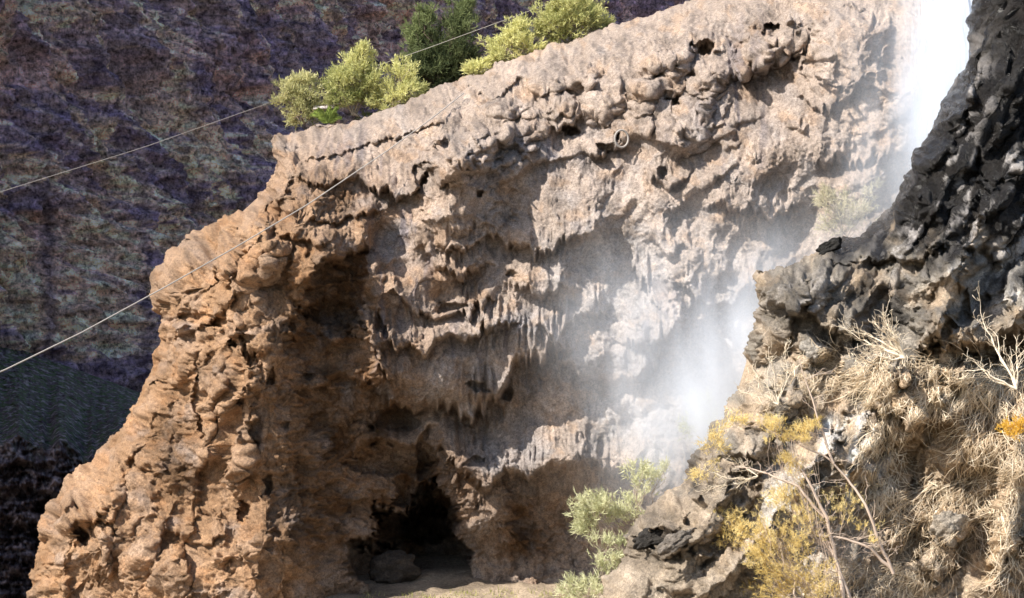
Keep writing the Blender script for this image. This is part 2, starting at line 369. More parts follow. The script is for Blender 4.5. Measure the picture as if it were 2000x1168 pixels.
LED = [  # (lip polyline, amplitude m, fade px, drip px)
 ([(720,368),(760,378),(800,368),(832,340)], .9, 30, 16),
 ([(560,330),(600,345),(660,352),(700,340)], .35, 18, 8),
 ([(600,440),(640,425),(700,415),(740,400)], .45, 22, 8),
 ([(608,545),(640,512),(680,494),(718,486)], 1.3, 40, 10),
 ([(700,620),(716,640),(740,690),(760,740)], .8, 26, 30),
 ([(770,560),(800,600),(850,612),(905,600),(960,590)], .5, 24, 22),
 ([(745,630),(775,690),(800,670),(830,690),(850,665),(905,660),(960,640),(1000,640)], .75, 26, 30),
 ([(745,770),(770,782),(810,800),(850,810),(915,806),(975,780),(1000,735),(1050,705),(1095,690)], 1.1, 45, 20),
 ([(860,860),(890,909),(930,950),(955,955),(985,925),(1050,915),(1100,912),(1135,900)], 1.0, 42, 18),
 ([(690,880),(740,850),(800,860),(840,830)], .8, 26, 8),
 ([(560,640),(600,660),(660,670),(720,650)], .5, 24, 8),
 ([(600,760),(680,740),(740,755)], .4, 22, 8),
 ([(330,640),(380,640),(430,618),(470,590)], .9, 40, 12),
 ([(430,650),(470,680),(520,690)], .7, 34, 14),
 ([(300,740),(340,745),(400,770)], .4, 26, 12),
 ([(400,560),(450,540),(500,520)], .45, 26, 12),
 ([(520,400),(545,395),(570,410)], .5, 26, 14),
 ([(240,900),(290,920),(330,960)], .4, 26, 14),
 ([(130,1040),(200,1030),(240,1060)], .4, 26, 14),
 ([(330,1040),(380,1060),(430,1040)], .5, 26, 14),
 ([(400,900),(440,930),(500,920)], .45, 28, 14),
 ([(860,460),(900,480),(960,470),(1020,480)], .4, 26, 16),
 ([(1000,480),(1060,500),(1120,470),(1180,440)], .5, 28, 20),
 ([(1060,640),(1090,670),(1130,620),(1180,590)], .5, 26, 24),
 ([(1100,700),(1140,735),(1190,745),(1240,730),(1290,700)], .7, 34, 30),
 ([(1235,668),(1270,682),(1310,668),(1335,650)], .9, 34, 14),
 ([(1320,560),(1360,590),(1420,600),(1480,580)], .45, 28, 20),
 ([(1270,470),(1300,490),(1330,470)], .5, 24, 16),
 ([(1080,250),(1115,245),(1140,235)], .6, 26, 10),
 ([(1150,292),(1180,296),(1215,288)], .8, 26, 6),
 ([(1270,345),(1300,352),(1340,335)], .6, 22, 14),
 ([(1350,100),(1380,92),(1400,105)], .7, 26, 6),
 ([(1440,140),(1480,135),(1530,125),(1585,95)], .5, 30, 14),
 ([(1380,400),(1440,410),(1500,420),(1560,400)], .5, 28, 18),
 ([(1560,190),(1620,205),(1690,180),(1740,170)], .4, 28, 10),
 ([(1600,320),(1680,330),(1750,300)], .4, 26, 16),
 ([(860,350),(900,335),(960,330)], .6, 34, 6),
 ([(900,150),(960,190),(1040,170)], .35, 22, 8),
 ([(590,290),(680,285),(760,262),(860,235)], .35, 20, 8),
 ([(1140,900),(1180,930),(1240,900)], .5, 34, 30),
]
LED += [([(820,480),(850,520),(880,530),(905,540),(950,520)], .6, 24, 16), ([(560,470),(600,480),(640,470)], .5, 24, 10), ([(1010,560),(1060,585),(1110,575)], .45, 26, 20), ([(1240,520),(1262,560),(1280,600)], .5, 30, 20), ([(350,480),(385,500),(420,480)], .4, 30, 14)]
LUMP = [(1262,172,25,24,.55),(1252,215,19,17,.5),(1313,165,20,24,.5),(1390,146,30,36,.5),(1288,118,30,28,.5),(1334,115,14,24,.4),(1155,155,20,20,.4),(1134,158,14,14,.35),(1088,203,32,28,.45),(1493,112,46,22,.5),(1308,262,30,28,.5),(1000,262,62,20,.4),(928,283,70,38,.6),(1060,170,40,18,.35),(985,215,30,20,.35),(1420,270,24,20,.35),(1470,300,18,14,.3),(1560,240,22,20,.4),(1510,70,34,34,.4),(1450,60,30,34,.4),(490,440,26,70,.7,15),(445,500,24,60,.6,15),(400,520,24,60,.5,15),(350,580,22,60,.5,10),(525,500,24,60,.5,15),(570,440,24,36,.5,40),(585,540,24,50,.5,10),(360,700,24,70,.5,15),(395,660,20,50,.5,10),(300,800,22,70,.4,25),(480,800,24,110,.6,5),(510,1040,24,110,.5,5),(560,1080,24,80,.4,5),(300,1060,24,90,.5,20),(190,980,24,90,.5,35),(110,1080,24,90,.5,15),(1240,255,36,24,.55),(1175,205,44,36,.55),(1140,150,32,26,.4),(1250,180,26,22,.45),(1265,130,28,24,.4),(1320,125,34,30,.5),(1375,160,34,34,.5),
 (1350,240,34,34,.55),(1310,275,34,34,.5),(1395,215,28,28,.4),(1420,120,26,46,.5),(1480,100,44,46,.6),(1540,80,40,40,.5),(1660,95,80,80,1.0),(1600,140,30,44,.4),
 (950,290,80,40,.6),(880,320,46,50,.7),(1010,270,60,30,.4),(900,400,90,50,.5),(1040,215,40,24,.35),(1100,205,30,22,.35),(1080,120,50,24,.3),
 (455,740,34,80,.8),(450,840,50,90,.4),(380,540,50,70,.5),(500,470,40,80,.5),(540,330,40,70,.5),(460,560,40,80,.4),(330,600,30,60,.4),(400,1080,50,90,.6),(250,960,60,80,.4),(150,1070,60,80,.4),(300,850,40,60,.3),
 (715,860,50,30,.5),(770,1100,40,32,1.3),(730,540,26,80,.5),(735,700,18,60,.4),(720,420,30,40,.3),(1290,620,50,60,.5),(1320,480,44,80,.3)]
HOLE = [(1510,55,13,15,1.6),(1316,198,15,11,1.2),(1115,255,14,11,1.0),(1185,289,20,10,.9),(1290,335,8,12,.8),(1372,98,24,11,.9),(1208,268,8,10,.5),(945,382,7,8,.6),
 (558,285,7,18,.7),(578,283,5,12,.6),(308,748,12,8,.8),(820,340,14,20,.7),(880,600,26,9,.6),(655,570,62,60,1.0),(640,620,60,40,.7),
 (818,1080,88,88,6.5),(750,1110,60,56,3.5),(845,1010,44,56,5),(800,960,36,26,1.6),(770,900,70,30,.7),(835,900,22,40,1.2),(780,820,40,22,.9),(150,1045,10,26,.9),(470,1000,12,16,.7),(380,625,46,14,.9),(470,665,26,14,.8),
 (700,650,24,10,.6),(560,640,12,8,.5),(530,735,8,14,.6),(500,870,8,10,.5),(520,950,10,20,.7),(445,905,10,14,.5),(600,735,12,6,.4),(735,745,10,8,.5),(1000,535,10,6,.4),(1370,720,8,20,.3),
 (480,525,10,14,.4),(990,770,14,12,.6),(935,760,16,9,.6),(930,900,18,10,.6),(560,830,8,8,.4),(395,790,10,60,.7),(1530,115,30,12,.5)]

RID = [([(1740,140),(1640,200),(1540,260),(1440,330),(1335,400)], .7, 90, 110), ([(1700,330),(1560,375),(1450,440)], .5, 70, 60), ([(1440,225),(1370,262),(1290,305)], .5, 40, 30),
 ([(1100,150),(980,200),(900,262)], .5, 50, 40), ([(1020,252),(920,278),(852,330)], .6, 50, 30), ([(1330,95),(1240,150),(1180,200),(1120,245)], .5, 50, 30), ([(1060,300),(960,330),(880,380),(840,430)], .6, 60, 50),
 ([(1200,360),(1130,430),(1080,520)], .4, 60, 50), ([(1560,60),(1480,110),(1420,150)], .4, 50, 30), ([(548,275),(542,340),(528,420),(500,500),(470,570)], .9, 60, 14), ([(612,440),(575,500),(550,580),(530,700),(520,800)], .7, 60, 40),
 ([(470,560),(440,640),(425,720),(400,840),(395,900)], .8, 50, 14), ([(400,880),(370,960),(345,1060),(340,1168)], .8, 50, 14), ([(530,820),(520,900),(515,980),(500,1100),(500,1200)], .45, 60, 50),
 ([(300,740),(280,820),(240,900),(210,1000),(200,1100)], .6, 40, 12), ([(150,1000),(120,1060),(110,1168)], .5, 30, 12), ([(875,290),(838,400),(805,500),(765,600)], .8, 26, 60),
 ([(1010,330),(960,400),(930,480),(870,560)], .5, 60, 20), ([(1420,300),(1340,370),(1285,420),(1275,470)], .8, 60, 24), ([(1340,480),(1310,560),(1270,640),(1245,690)], .7, 60, 60),
 ([(1625,40),(1598,120),(1580,180),(1500,300)], .5, 60, 90), ([(1790,150),(1740,300),(1640,400)], .6, 50, 30), ([(1385,120),(1355,250),(1290,320)], .7, 40, 20), ([(1130,700),(1100,780),(1112,860),(1135,930)], .6, 40, 30),
 ([(850,820),(862,880),(900,960),(945,1060)], .9, 16, 60), ([(722,480),(716,560),(726,650),(748,740)], .8, 10, 40), ([(1180,300),(1120,420),(1100,520),(1060,640)], .5, 70, 30), ([(1500,300),(1440,400),(1400,470),(1390,560)], .5, 60, 24),
 ([(660,460),(640,560),(650,650)], .4, 40, 12), ([(620,860),(600,980),(590,1100)], .5, 50, 16), ([(440,420),(400,490),(370,560),(345,640)], .5, 40, 12)]
def H_main(X, Y):
    H = tps(CP, X, Y)
    u = X/60.; v = Y/60.
    H = H+.45*fbm(u*.35, v*.35, 2, 1)
    # broad vertical lobes
    H = H+.35*(billow(u*.55+.2*v+.3*pn(v, u, 4), v*.22, 2, 9)-.4)
    H = ridges(X, Y, RID, H); H = lumps(X+9*pn(X/26., Y/26., 33)+5*pn(X/10., Y/10., 35), Y+9*pn(X/26., Y/26., 34), LUMP, H); Hs = H.copy(); H = ledges(X, Y, LED, H); H = holes(X, Y, HOLE, H)
    return H, Hs

def zones(X, Y):
    n = .25*fbm(X/90., Y/90., 3, 60)
    rough = np.clip(blob(X, Y, [(640,620,110,150,1.2),(680,800,150,160,1.2),(620,980,130,170,1.1),(820,1000,170,170,1.2),(1020,1040,110,120,1.0),(340,880,70,150,.9),(650,380,120,70,.7),(1050,760,60,60,.6)])*1.3-.25+n, 0, 1)
    lump = np.clip(blob(X, Y, [(1250,190,240,110,1),(1000,240,170,70,.8),(1500,100,160,90,.8),(1050,150,200,60,.6)])*1.3-.25+n, 0, 1)
    slope = np.clip(blob(X, Y, [(1620,260,260,80,1),(1450,350,150,60,.8),(900,200,300,40,.7),(1250,60,300,40,.8)])*1.3-.25+n, 0, 1)
    return rough, lump, slope

def CRESTD(X, Y):
    L = np.array(SIL); return np.where(X > 545, Y-np.interp(X, L[12:, 0], L[12:, 1]), 99)
def D_main(X, Y):
    u = X/60.; v = Y/60.
    rough, lump, slope = zones(X, Y)
    drip = (1-rough)*(1-.65*lump)*(1-.4*slope)
    u = u+.07*fbm(u*1.7, v*1.7, 3, 44, .6); v = v+.08*fbm(u*1.5+7, v*1.5, 3, 45, .6)
    u = u+.16*v*sm(900, 1150, X)*sm(760, 500, Y)                      # flow leans down to the left in the upper right
    wx = .45*pn(u*.7, v*.7, 41)+.20*pn(u*2, v*2, 42); wv = .5*pn(u*.8, v*.6, 43)+.15*pn(u*2.2, v*2.2, 46)
    lean = np.where(X < 600, .28, .1)*v
    uu = u+wx+lean
    # flutes
    fl = billow(uu*2.4, v*.55+wv, 2, 12, .5)
    fl2 = billow(uu*6.5, v*1.5+wv, 2, 13, .5)
    # draped lobes with fringed lower edges, three sizes
    big = drape(uu, v+wv*.6, 2.1, 1.9, 50, 4.5, .30)
    mid = drape(uu+.4*wx, v+wv*.5, .85, 1.15, 55, 3.2, .35)
    sml = drape(uu, v+wv*.4, .36, .55, 58, 3., .3)
    pres = sm(-.35, .25, fbm(u*.35, v*.35, 2, 59))
    saw = .62*big*(.35+.65*pres)+.30*mid*(.3+.7*sm(-.3, .3, pn(u*.6, v*.5, 57)))+.10*sml
    # popcorn lumps
    f1, f2, _ = worley(u*1.5+wx*1.4, v*1.7+wv*.6, 3); pop = np.sqrt(np.maximum(0, 1-(f1*1.25)**2))
    f1b, f2b, _ = worley(u*3.6+wx*3, v*3.6+wv*2, 4); popb = np.sqrt(np.maximum(0, 1-(f1b*1.25)**2))
    # fractured bedding
    bed = ridge(u*.7+wx, v*2.6+.25*u+wv, 3, 14, .6); f = fbm(u*1.1, v*1.6, 6, 15, .62)
    lw = sm(640, 520, X+.12*(Y-700)+40*pn(u*.6, v*.6, 61))*(1-rough)
    fing = drape(u+.30*v+.5*wx, v+wv*.8, 1.05, 3.1, 90, 3.4, .22)*.95+drape(u+.30*v+.7*wx, v+wv*.6, .5, 1.7, 93, 3., .25)*.26+.16*billow((u+.30*v)*2.0+wx, v*.35, 3, 95, .5)
    saw = saw*(1-lw)+lw*(fing+.25*saw)
    smooth = np.clip(blob(X, Y, [(770,500,60,140,1),(830,400,60,50,.8),(1000,670,110,50,1),(1180,560,150,110,.8),(1450,660,170,170,.9),(1560,500,170,110,.7),(1650,300,120,80,.5),(1100,400,180,90,.5),(640,260,90,35,1),(800,215,120,30,.9),(940,400,80,70,.6),(1190,820,90,120,.4)])*1.2-.1, 0, 1)
    drip = drip*(1-.72*smooth)
    D = drip*(saw+.13*fl+.05*fl2)+smooth*(.13*billow(uu*1.1, v*.5+wv, 4, 96, .55)+.07*fbm(u*2, v*2, 5, 97, .6))
    D = D+rough*(.16*bed+.20*f+.12*billow(u*1.6, v*2.4+wx, 4, 16, .6))
    D = D+lump*(.60*pop+.22*popb+.14*big+.08*mid)
    st = billow((u+v*.9)*.5+wx, (v*.9-u*.3)*2.0, 4, 17, .55)
    D = D+slope*.15*st
    # everywhere: small pits, crust, grain
    pit = worley(u*4.2+wx*2, v*3.4+wv, 8)[0]; sel = sm(.18, .34, pn(u*1.1, v*1.1, 19))
    D = D-.12*sel*sm(.32, .12, pit)
    D = D+.055*billow(u*5, v*4, 3, 18, .65)+.036*fbm(u*11, v*9, 4, 20, .65)
    D = D*(.65+.35*sm(10, 70, CRESTD(X, Y)))
    # joints and crevices
    c1 = np.abs(fbm(u*.8+4, v*.65, 3, 62, .6)); c2 = np.abs(fbm(u*2.1+9, v*1.5, 3, 64, .6)); w1 = sm(-.1, .35, pn(u*.5, v*.5, 66)); w2 = sm(-.15, .3, pn(u*.9, v*.9, 67))
    D = D-.26*w1*np.exp(-c1/.03)-.12*w2*np.exp(-c2/.04)
    D = D+.16*fbm(u*1.3, v*1.3, 5, 68, .6)+rough*.10*ridge(u*3, v*5, 3, 69, .65)
    gain = .50+.34*lw+.32*rough+.06*fbm(u*.4, v*.4, 2, 70)-.06*smooth
    return ((D-.35)*gain-.06-.20*lw).astype(np.float32)

def mixc(a, b, t): return a*(1-t[..., None])+b*t[..., None]
def C_main(X, Y, H, D, N):
    u = X/60.; v = Y/60.
    orange = np.array((.49,.295,.165)); pink = np.array((.53,.415,.335)); brown = np.array((.21,.115,.055)); mauve = np.array((.23,.20,.215)); pale = np.array((.56,.48,.42)); grey = np.array((.41,.375,.365))
    left = sm(1000, 560, X+.25*(Y-600)+70*fbm(u*.5, v*.5, 3, 80))
    C = mixc(pink*np.ones(X.shape+(3,)), orange, np.clip(left*sm(150, 500, Y+.3*(600-X))+.0, 0, 1))
    rough, lump, slope = zones(X, Y)
    C = mixc(C, brown, np.clip(rough*.85+.35*rough*fbm(u*1.2, v*1.6, 4, 81), 0, 1))
    g = np.clip(blob(X, Y, [(1180,560,150,150,.9),(1250,780,160,200,.9),(1000,660,110,60,1.0),(950,740,110,45,.8),(1020,880,110,60,.9),(770,470,60,150,.6),(820,765,70,30,.8),(1100,300,200,60,.5),(1500,250,200,100,.4),(1450,700,200,220,.6)])+.6*fbm(u*.9, v*.9, 4, 82)-.2, 0, 1)
    C = mixc(C, grey, g)
    pl = np.clip(blob(X, Y, [(1240,560,130,150,.9),(1400,700,200,250,.9),(1120,560,80,80,.5),(1560,450,160,90,.5),(1200,800,90,120,.6)])+.25*fbm(u*1.2, v*.7, 4, 89), 0, 1); C = mixc(C, np.array((.66,.61,.57)), .6*pl)  # shadowed rock behind the spray painted paler, as if sunlit
    # dark mauve run-off stains in vertical streaks
    st = sm(.25, .7, fbm(u*2.4, v*.35, 4, 83)+.1)*blob(X, Y, [(780,500,60,120,1.2),(1440,200,70,140,.9),(960,660,90,50,1),(1150,290,150,40,.8),(740,620,30,90,1),(1280,620,200,120,.5),(700,300,140,60,.6)])
    C = mixc(C, mauve, np.clip(st, 0, .85))
    # mineral crust on the proud, rounded parts; ochre and rust patches
    pr = sm(-.1, .5, D+.2*fbm(u*2, v*2, 3, 84))*(1-rough)
    C = mixc(C, C*.6+pale*.45, .38*pr)
    oc = sm(.2, .6, fbm(u*1.3+5, v*1.5, 5, 85))
    C = mixc(C, C*np.array((1.12,.92,.70)), oc*.42)
    C = C*(1+.22*fbm(u*.8+9, v*.8, 5, 86))[..., None]
    dk = sm(.25, .6, fbm(u*2.6, v*1.9, 4, 87)); C = C*(1-.28*dk)[..., None]*.83
    return np.clip(C, .012, .85)

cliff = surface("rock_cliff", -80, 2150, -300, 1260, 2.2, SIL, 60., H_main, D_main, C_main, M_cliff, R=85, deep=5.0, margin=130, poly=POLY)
tag(cliff, "tall orange and pinkish grey travertine cliff with drip ledges and a dark cave at its foot", "cliff", kind="structure")

# ------------------------------------------------------------------ foreground outcrop (dark wet rock beside the fall)
SIL2 = [(1935,-200),(1925,-60),(1905,50),(1885,125),(1855,200),(1815,285),(1790,325),(1768,345),(1745,400),(1715,430),(1692,458),(1650,468),(1605,490),(1545,520),
        (1482,541),(1486,575),(1493,610),(1476,650),(1468,700),(1472,735),(1440,770),(1420,800),(1390,850),(1352,895),(1335,945),(1262,990),(1222,1050),(1232,1090),(1190,1135),(1165,1190),(1150,1400)]
POLY2 = SIL2+[(2900,1400),(2900,-200)]
CP2 = [(1920,0,0),(1850,250,1),(1770,360,1.2),(1690,470,1),(1490,560,2.5),(1480,700,2.2),(1400,850,2.4),(1240,1050,3.5),(1200,1160,4),
  (1980,50,.6),(1980,250,1.6),(1900,350,2.0),(1830,450,2.0),(1950,480,3.0),(1700,560,2.6),(1600,560,3.2),(1600,650,3.2),(1750,620,2.6),(1880,560,3.5),(1960,640,3.6),
  (1600,780,4.0),(1750,760,4.5),(1900,760,5),(1980,850,5.2),(1500,860,4),(1400,950,4),(1350,1060,4.6),(1500,1060,5.2),(1650,900,4.4),(1650,1100,5.5),(1850,900,4.6),(1850,1100,5.0),(1980,1100,5.6),(1300,1160,5),(2200,500,4),(2200,1100,6),(2200,0,2),(2560,500,3),(2560,1200,4),(2560,-100,1)]
LED2 = [([(1485,570),(1540,600),(1600,640),(1680,660)], .5, 30, 12),([(1250,1080),(1290,1095),(1330,1075),(1370,1050)], .5, 30, 6),([(1420,890),(1480,905),(1540,890)], .5, 30, 6),
  ([(1700,500),(1760,520),(1850,480)], .5, 40, 8),([(1800,660),(1900,690),(2000,660)], .7, 50, 14),([(1700,800),(1780,820),(1860,830)], .4, 40, 16),([(1300,1150),(1380,1160),(1440,1120)], .4, 30, 8)]
LUMP2 = [(1850,560,36,120,1.1,25),(1930,640,50,150,1.1,48),(1985,600,24,70,.7,25),(1960,300,40,70,.6,20),(1945,430,40,90,.8,25),(1860,420,30,80,.5,30),(1795,560,26,90,.6,30),(1590,685,34,28,.6),(1545,740,60,36,.6),(1650,640,40,40,.5),(1530,580,50,44,.5),(1590,560,44,40,.4),(1850,1030,48,36,1.0,-10),(1835,1085,40,44,.9),
  (1640,900,34,100,.8,25),(1690,900,24,110,.6,22),(1500,780,60,60,.5),(1700,720,60,60,.5),(1300,1010,54,34,.6,-25),(1400,1000,40,120,.7,40),(1860,250,22,110,.5,25),(1930,170,30,90,.5,25),(1590,930,40,100,.6,25),(1470,880,34,90,.5,40),(1975,980,26,190,.7,12),(1790,440,24,90,.5,35),(1540,1000,34,110,.6,40),(1430,1110,34,90,.5,50)]
HOLE2 = [(1283,1052,30,20,.8),(1355,915,18,26,.7),(1860,700,60,20,.6),(1480,700,14,20,.5),(1950,690,60,22,.8),(1700,520,50,18,.5),(1440,900,40,10,.5),(1890,620,10,60,.5),(1820,560,10,50,.4),(1920,950,40,40,.5),(1780,1080,30,40,.4),(1760,900,50,40,.4)]
RID2 = [([(1985,330),(1930,400),(1870,480),(1820,560)], .7, 40, 16), ([(1912,470),(1897,530),(1855,610),(1795,685)], 1.0, 50, 14), ([(2010,540),(1930,590),(1870,650),(1840,710)], .9, 60, 20),
 ([(1960,230),(1900,300),(1850,380),(1800,470),(1760,560)], .7, 40, 16), ([(1905,100),(1875,200),(1825,290),(1765,400),(1725,470)], .5, 26, 14), ([(1720,830),(1680,900),(1640,980)], .6, 40, 14),
 ([(1620,860),(1560,930),(1500,1010),(1440,1080)], .6, 50, 16), ([(1560,760),(1480,850),(1420,930),(1380,1020),(1350,1120)], .7, 50, 16), ([(1990,900),(1970,1000),(1950,1168)], .6, 40, 16), ([(1800,780),(1760,900),(1740,1000)], .5, 40, 14),
 ([(1640,820),(1590,900),(1540,980)], .5, 30, 12), ([(2000,120),(1960,200),(1930,280)], .6, 34, 16), ([(1500,1040),(1440,1110),(1390,1168)], .5, 40, 14), ([(1560,560),(1540,620),(1510,680)], .5, 30, 10), ([(1640,560),(1620,620),(1600,680)], .5, 30, 10), ([(1700,560),(1680,620),(1660,680)], .5, 30, 10)]
def H_fore(X, Y):
    H = tps(CP2, X, Y)
    u = X/60.; v = Y/60.
    a = u*.86+v*.5; b = -u*.5+v*.86        # b runs along the strata (down and to the left)
    H = H+.3*fbm(u*.5, v*.5, 2, 101)+.4*(billow(a*.9+.3*pn(u, v, 104), b*.35, 2, 109)-.4)
    H = lumps(X+8*pn(X/26., Y/26., 33), Y+8*pn(X/26., Y/26., 34), LUMP2, H); H = ridges(X, Y, RID2, H, 11); Hs = H.copy(); H = ledges(X, Y, LED2, H, 40); H = holes(X, Y, HOLE2, H)
    return H, Hs
def D_fore(X, Y):
    u = X/60.; v = Y/60.
    wx = .3*pn(u*.9, v*.9, 111)
    a = u*.86+v*.5+wx; b = -u*.5+v*.86
    brk = blob(X, Y, [(1580,580,120,80,1),(1350,1050,170,130,1),(1600,760,140,120,.6)])
    pres = sm(-.3, .3, pn(u*.6, v*.6, 118))
    D = .38*billow(a*1.3, b*.26, 4, 112, .55)*(1-.4*brk)
    D = D+.16*billow(a*3.4+.3*pn(u*2, v*2, 119), b*.9, 3, 113, .5)*(1-.6*brk)*(.3+.7*pres)
    f1, f2, i = worley(u*1.2+wx*1.6, v*1.3+wx, 9); D = D+brk*(.10*np.minimum(f2-f1, .10)/.10+.10*i)+.10*billow(a*7+wx, b*1.6, 3, 123, .6)*(1-.5*brk)
    f1, f2, i = worley(a*3.0+wx*2, b*1.8, 10); D = D+(.15+.6*brk)*.07*np.minimum(f2-f1, .12)/.12
    D = D+.14*fbm(u*1.6, v*1.6, 7, 115, .62)+.03*fbm(u*11, v*11, 4, 116, .7)
    wz = sm(600, 430, Y-.12*(X-1700)+40*fbm(u*.8, v*.8, 3, 126))
    Dw = .45*billow(a*1.2, b*.22, 3, 127, .5)+.13*billow(a*3.6+.2*pn(u*3, v*3, 128), b*.5, 3, 129, .5)+.05*billow(a*9, b*1.6, 3, 130, .6)+.05*fbm(u*2, v*2, 5, 131, .6)
    slab = np.clip(blob(X, Y, [(1620,930,90,130,1.2),(1900,600,110,90,1.),(1560,1050,90,100,1.)]), 0, 1)
    strf = blob(X, Y, [(1330,1060,150,120,1),(1430,960,90,110,1),(1440,1110,110,70,1)]); D = D*(1-.45*strf)+strf*(.10*billow(a*4.5+wx, b*.8, 4, 132, .6)+.07*fbm(a*8, b*3, 3, 133, .6))
    D = D*(1-.55*slab)
    D = D*(1-wz)+Dw*wz
    return (D*.75-.2).astype(np.float32)
def C_fore(X, Y, H, D, N):
    u = X/60.; v = Y/60.
    black = np.array((.011,.010,.010)); grey = np.array((.33,.29,.24)); tan = np.array((.60,.48,.36)); brown = np.array((.50,.35,.21)); white = np.array((.86,.82,.77))
    n = fbm(u*.8, v*.8, 5, 120); a = u*.86+v*.5; b = -u*.5+v*.86
    st = fbm(a*2.2, b*.5, 5, 121)
    t1 = sm(560, 420, Y+80*n-.15*(X-1700)+60*st)         # wet black above
    C = mixc(grey*np.ones(X.shape+(3,)), tan, sm(-.3, .5, n+st*.5+(Y-700)/500))
    C = mixc(C, brown, np.clip(blob(X, Y, [(1820,900,200,180,1),(1950,700,100,60,1),(1960,1050,80,150,.9)])+.6*n, 0, 1))
    dkr = np.clip(blob(X, Y, [(1290,1070,130,110,1.1),(1410,960,90,110,1.),(1420,1120,100,60,.8),(1560,600,120,80,.8)])+.4*st, 0, 1); C = mixc(C, np.array((.25,.205,.155)), .8*dkr)
    C = mixc(C, white, .75*np.clip(blob(X, Y, [(1660,900,70,130,1.2),(1620,840,60,60,1.1),(1560,1010,90,120,1.2),(1960,560,80,60,.7),(1880,510,40,90,.5),(1950,430,60,60,.6),(1560,950,60,90,.8)])*sm(-.2, .35, st), 0, 1))
    wet = np.clip(t1, 0, 1)
    rs = blob(X, Y, [(1700,560,110,60,.9),(1760,600,60,80,.9),(1900,420,160,140,.7),(1285,1055,50,40,.9),(1355,920,30,50,.8),(1560,600,90,60,.5)])*sm(-.35, .25, -st)
    wet = np.maximum(wet, np.clip(rs, 0, 1))
    C = mixc(C, black, wet*.97)
    glint_streak = sm(.06, .20, D+.30*fbm(a*3.4, b*.8, 6, 124, .65)-.0)*sm(-.3, .1, fbm(a*1.1, b*.35, 4, 125))  # sun glints on the wet ridges, painted in as pale streaks
    C = mixc(C, np.array((.50,.46,.43)), .8*glint_streak*np.clip(blob(X, Y, [(1960,420,90,130,1),(1830,330,60,120,.8),(1960,560,90,90,.9),(1760,500,60,80,.5),(1600,600,120,60,.4),(1880,180,50,120,.7),(1800,420,90,80,.7)])*1.5, 0, 1))
    wet = wet*(1-.6*glint_streak)
    C = C*(1+.4*fbm(u*2, v*2, 4, 122))[..., None]
    C = np.clip(C, .006, .8)
    return np.concatenate([C, np.clip(wet, 0, 1)[..., None]], -1)
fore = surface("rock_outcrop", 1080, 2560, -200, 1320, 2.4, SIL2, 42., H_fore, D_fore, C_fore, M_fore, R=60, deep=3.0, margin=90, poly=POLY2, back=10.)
tag(fore, "dark wet and tan rock outcrop in the right foreground beside the waterfall", "rock outcrop", kind="structure")

# ------------------------------------------------------------------ far canyon wall in the shade, talus below it
def grid_sheet(name, fn, n1, n2, mat, cfn, smooth=True):
    a = np.linspace(0, 1, n1, dtype=np.float32); b = np.linspace(0, 1, n2, dtype=np.float32)
    A, B = np.meshgrid(a, b); P = fn(A, B); C = cfn(A, B, P)
    idx = np.arange(n1*n2).reshape(n2, n1)
    f = np.stack([idx[:-1, :-1], idx[:-1, 1:], idx[1:, 1:], idx[1:, :-1]], -1).reshape(-1, 4)
    return mesh_np(name, P.reshape(-1, 3), f, mat, cols=C.reshape(-1, C.shape[-1]))
# the wall runs along the line X = -41.7 + (Y-150)*0.5, its normal (0.89,-0.45)
WZ = 88.
def far_fn(A, B):
    Yc = 30+np.power(A, 1.3)*440; Z = -14+B*(WZ+14)  # near end, out of view, added and made tall to shade the scree
    s = Yc/8.; z = Z/8.
    c = z+.26*s; topw = sm(18, 32, Z)
    h = 5.0*fbm(s*.35, z*.25, 2, 200)+1.6*fbm(s*1.0, c*1.6, 5, 201, .62)+.8*ridge(s*1.6, c*3.2, 3, 203, .6)*(1-topw)+1.3*topw*billow(s*2.2, z*.4, 4, 205, .6)+.35*fbm(s*7, c*9, 4, 204, .7)
    h = h+4.2*billow(s*.7+.25*z, z*.14, 3, 206, .5)+7*np.exp(-((Yc-161)/9)**2-((Z-7)/10)**2)
    h = h-.24*(Z-10)
    X = -41.7+(Yc-150)*.5
    return np.stack([X+h*.89, Yc-h*.45, Z], -1)
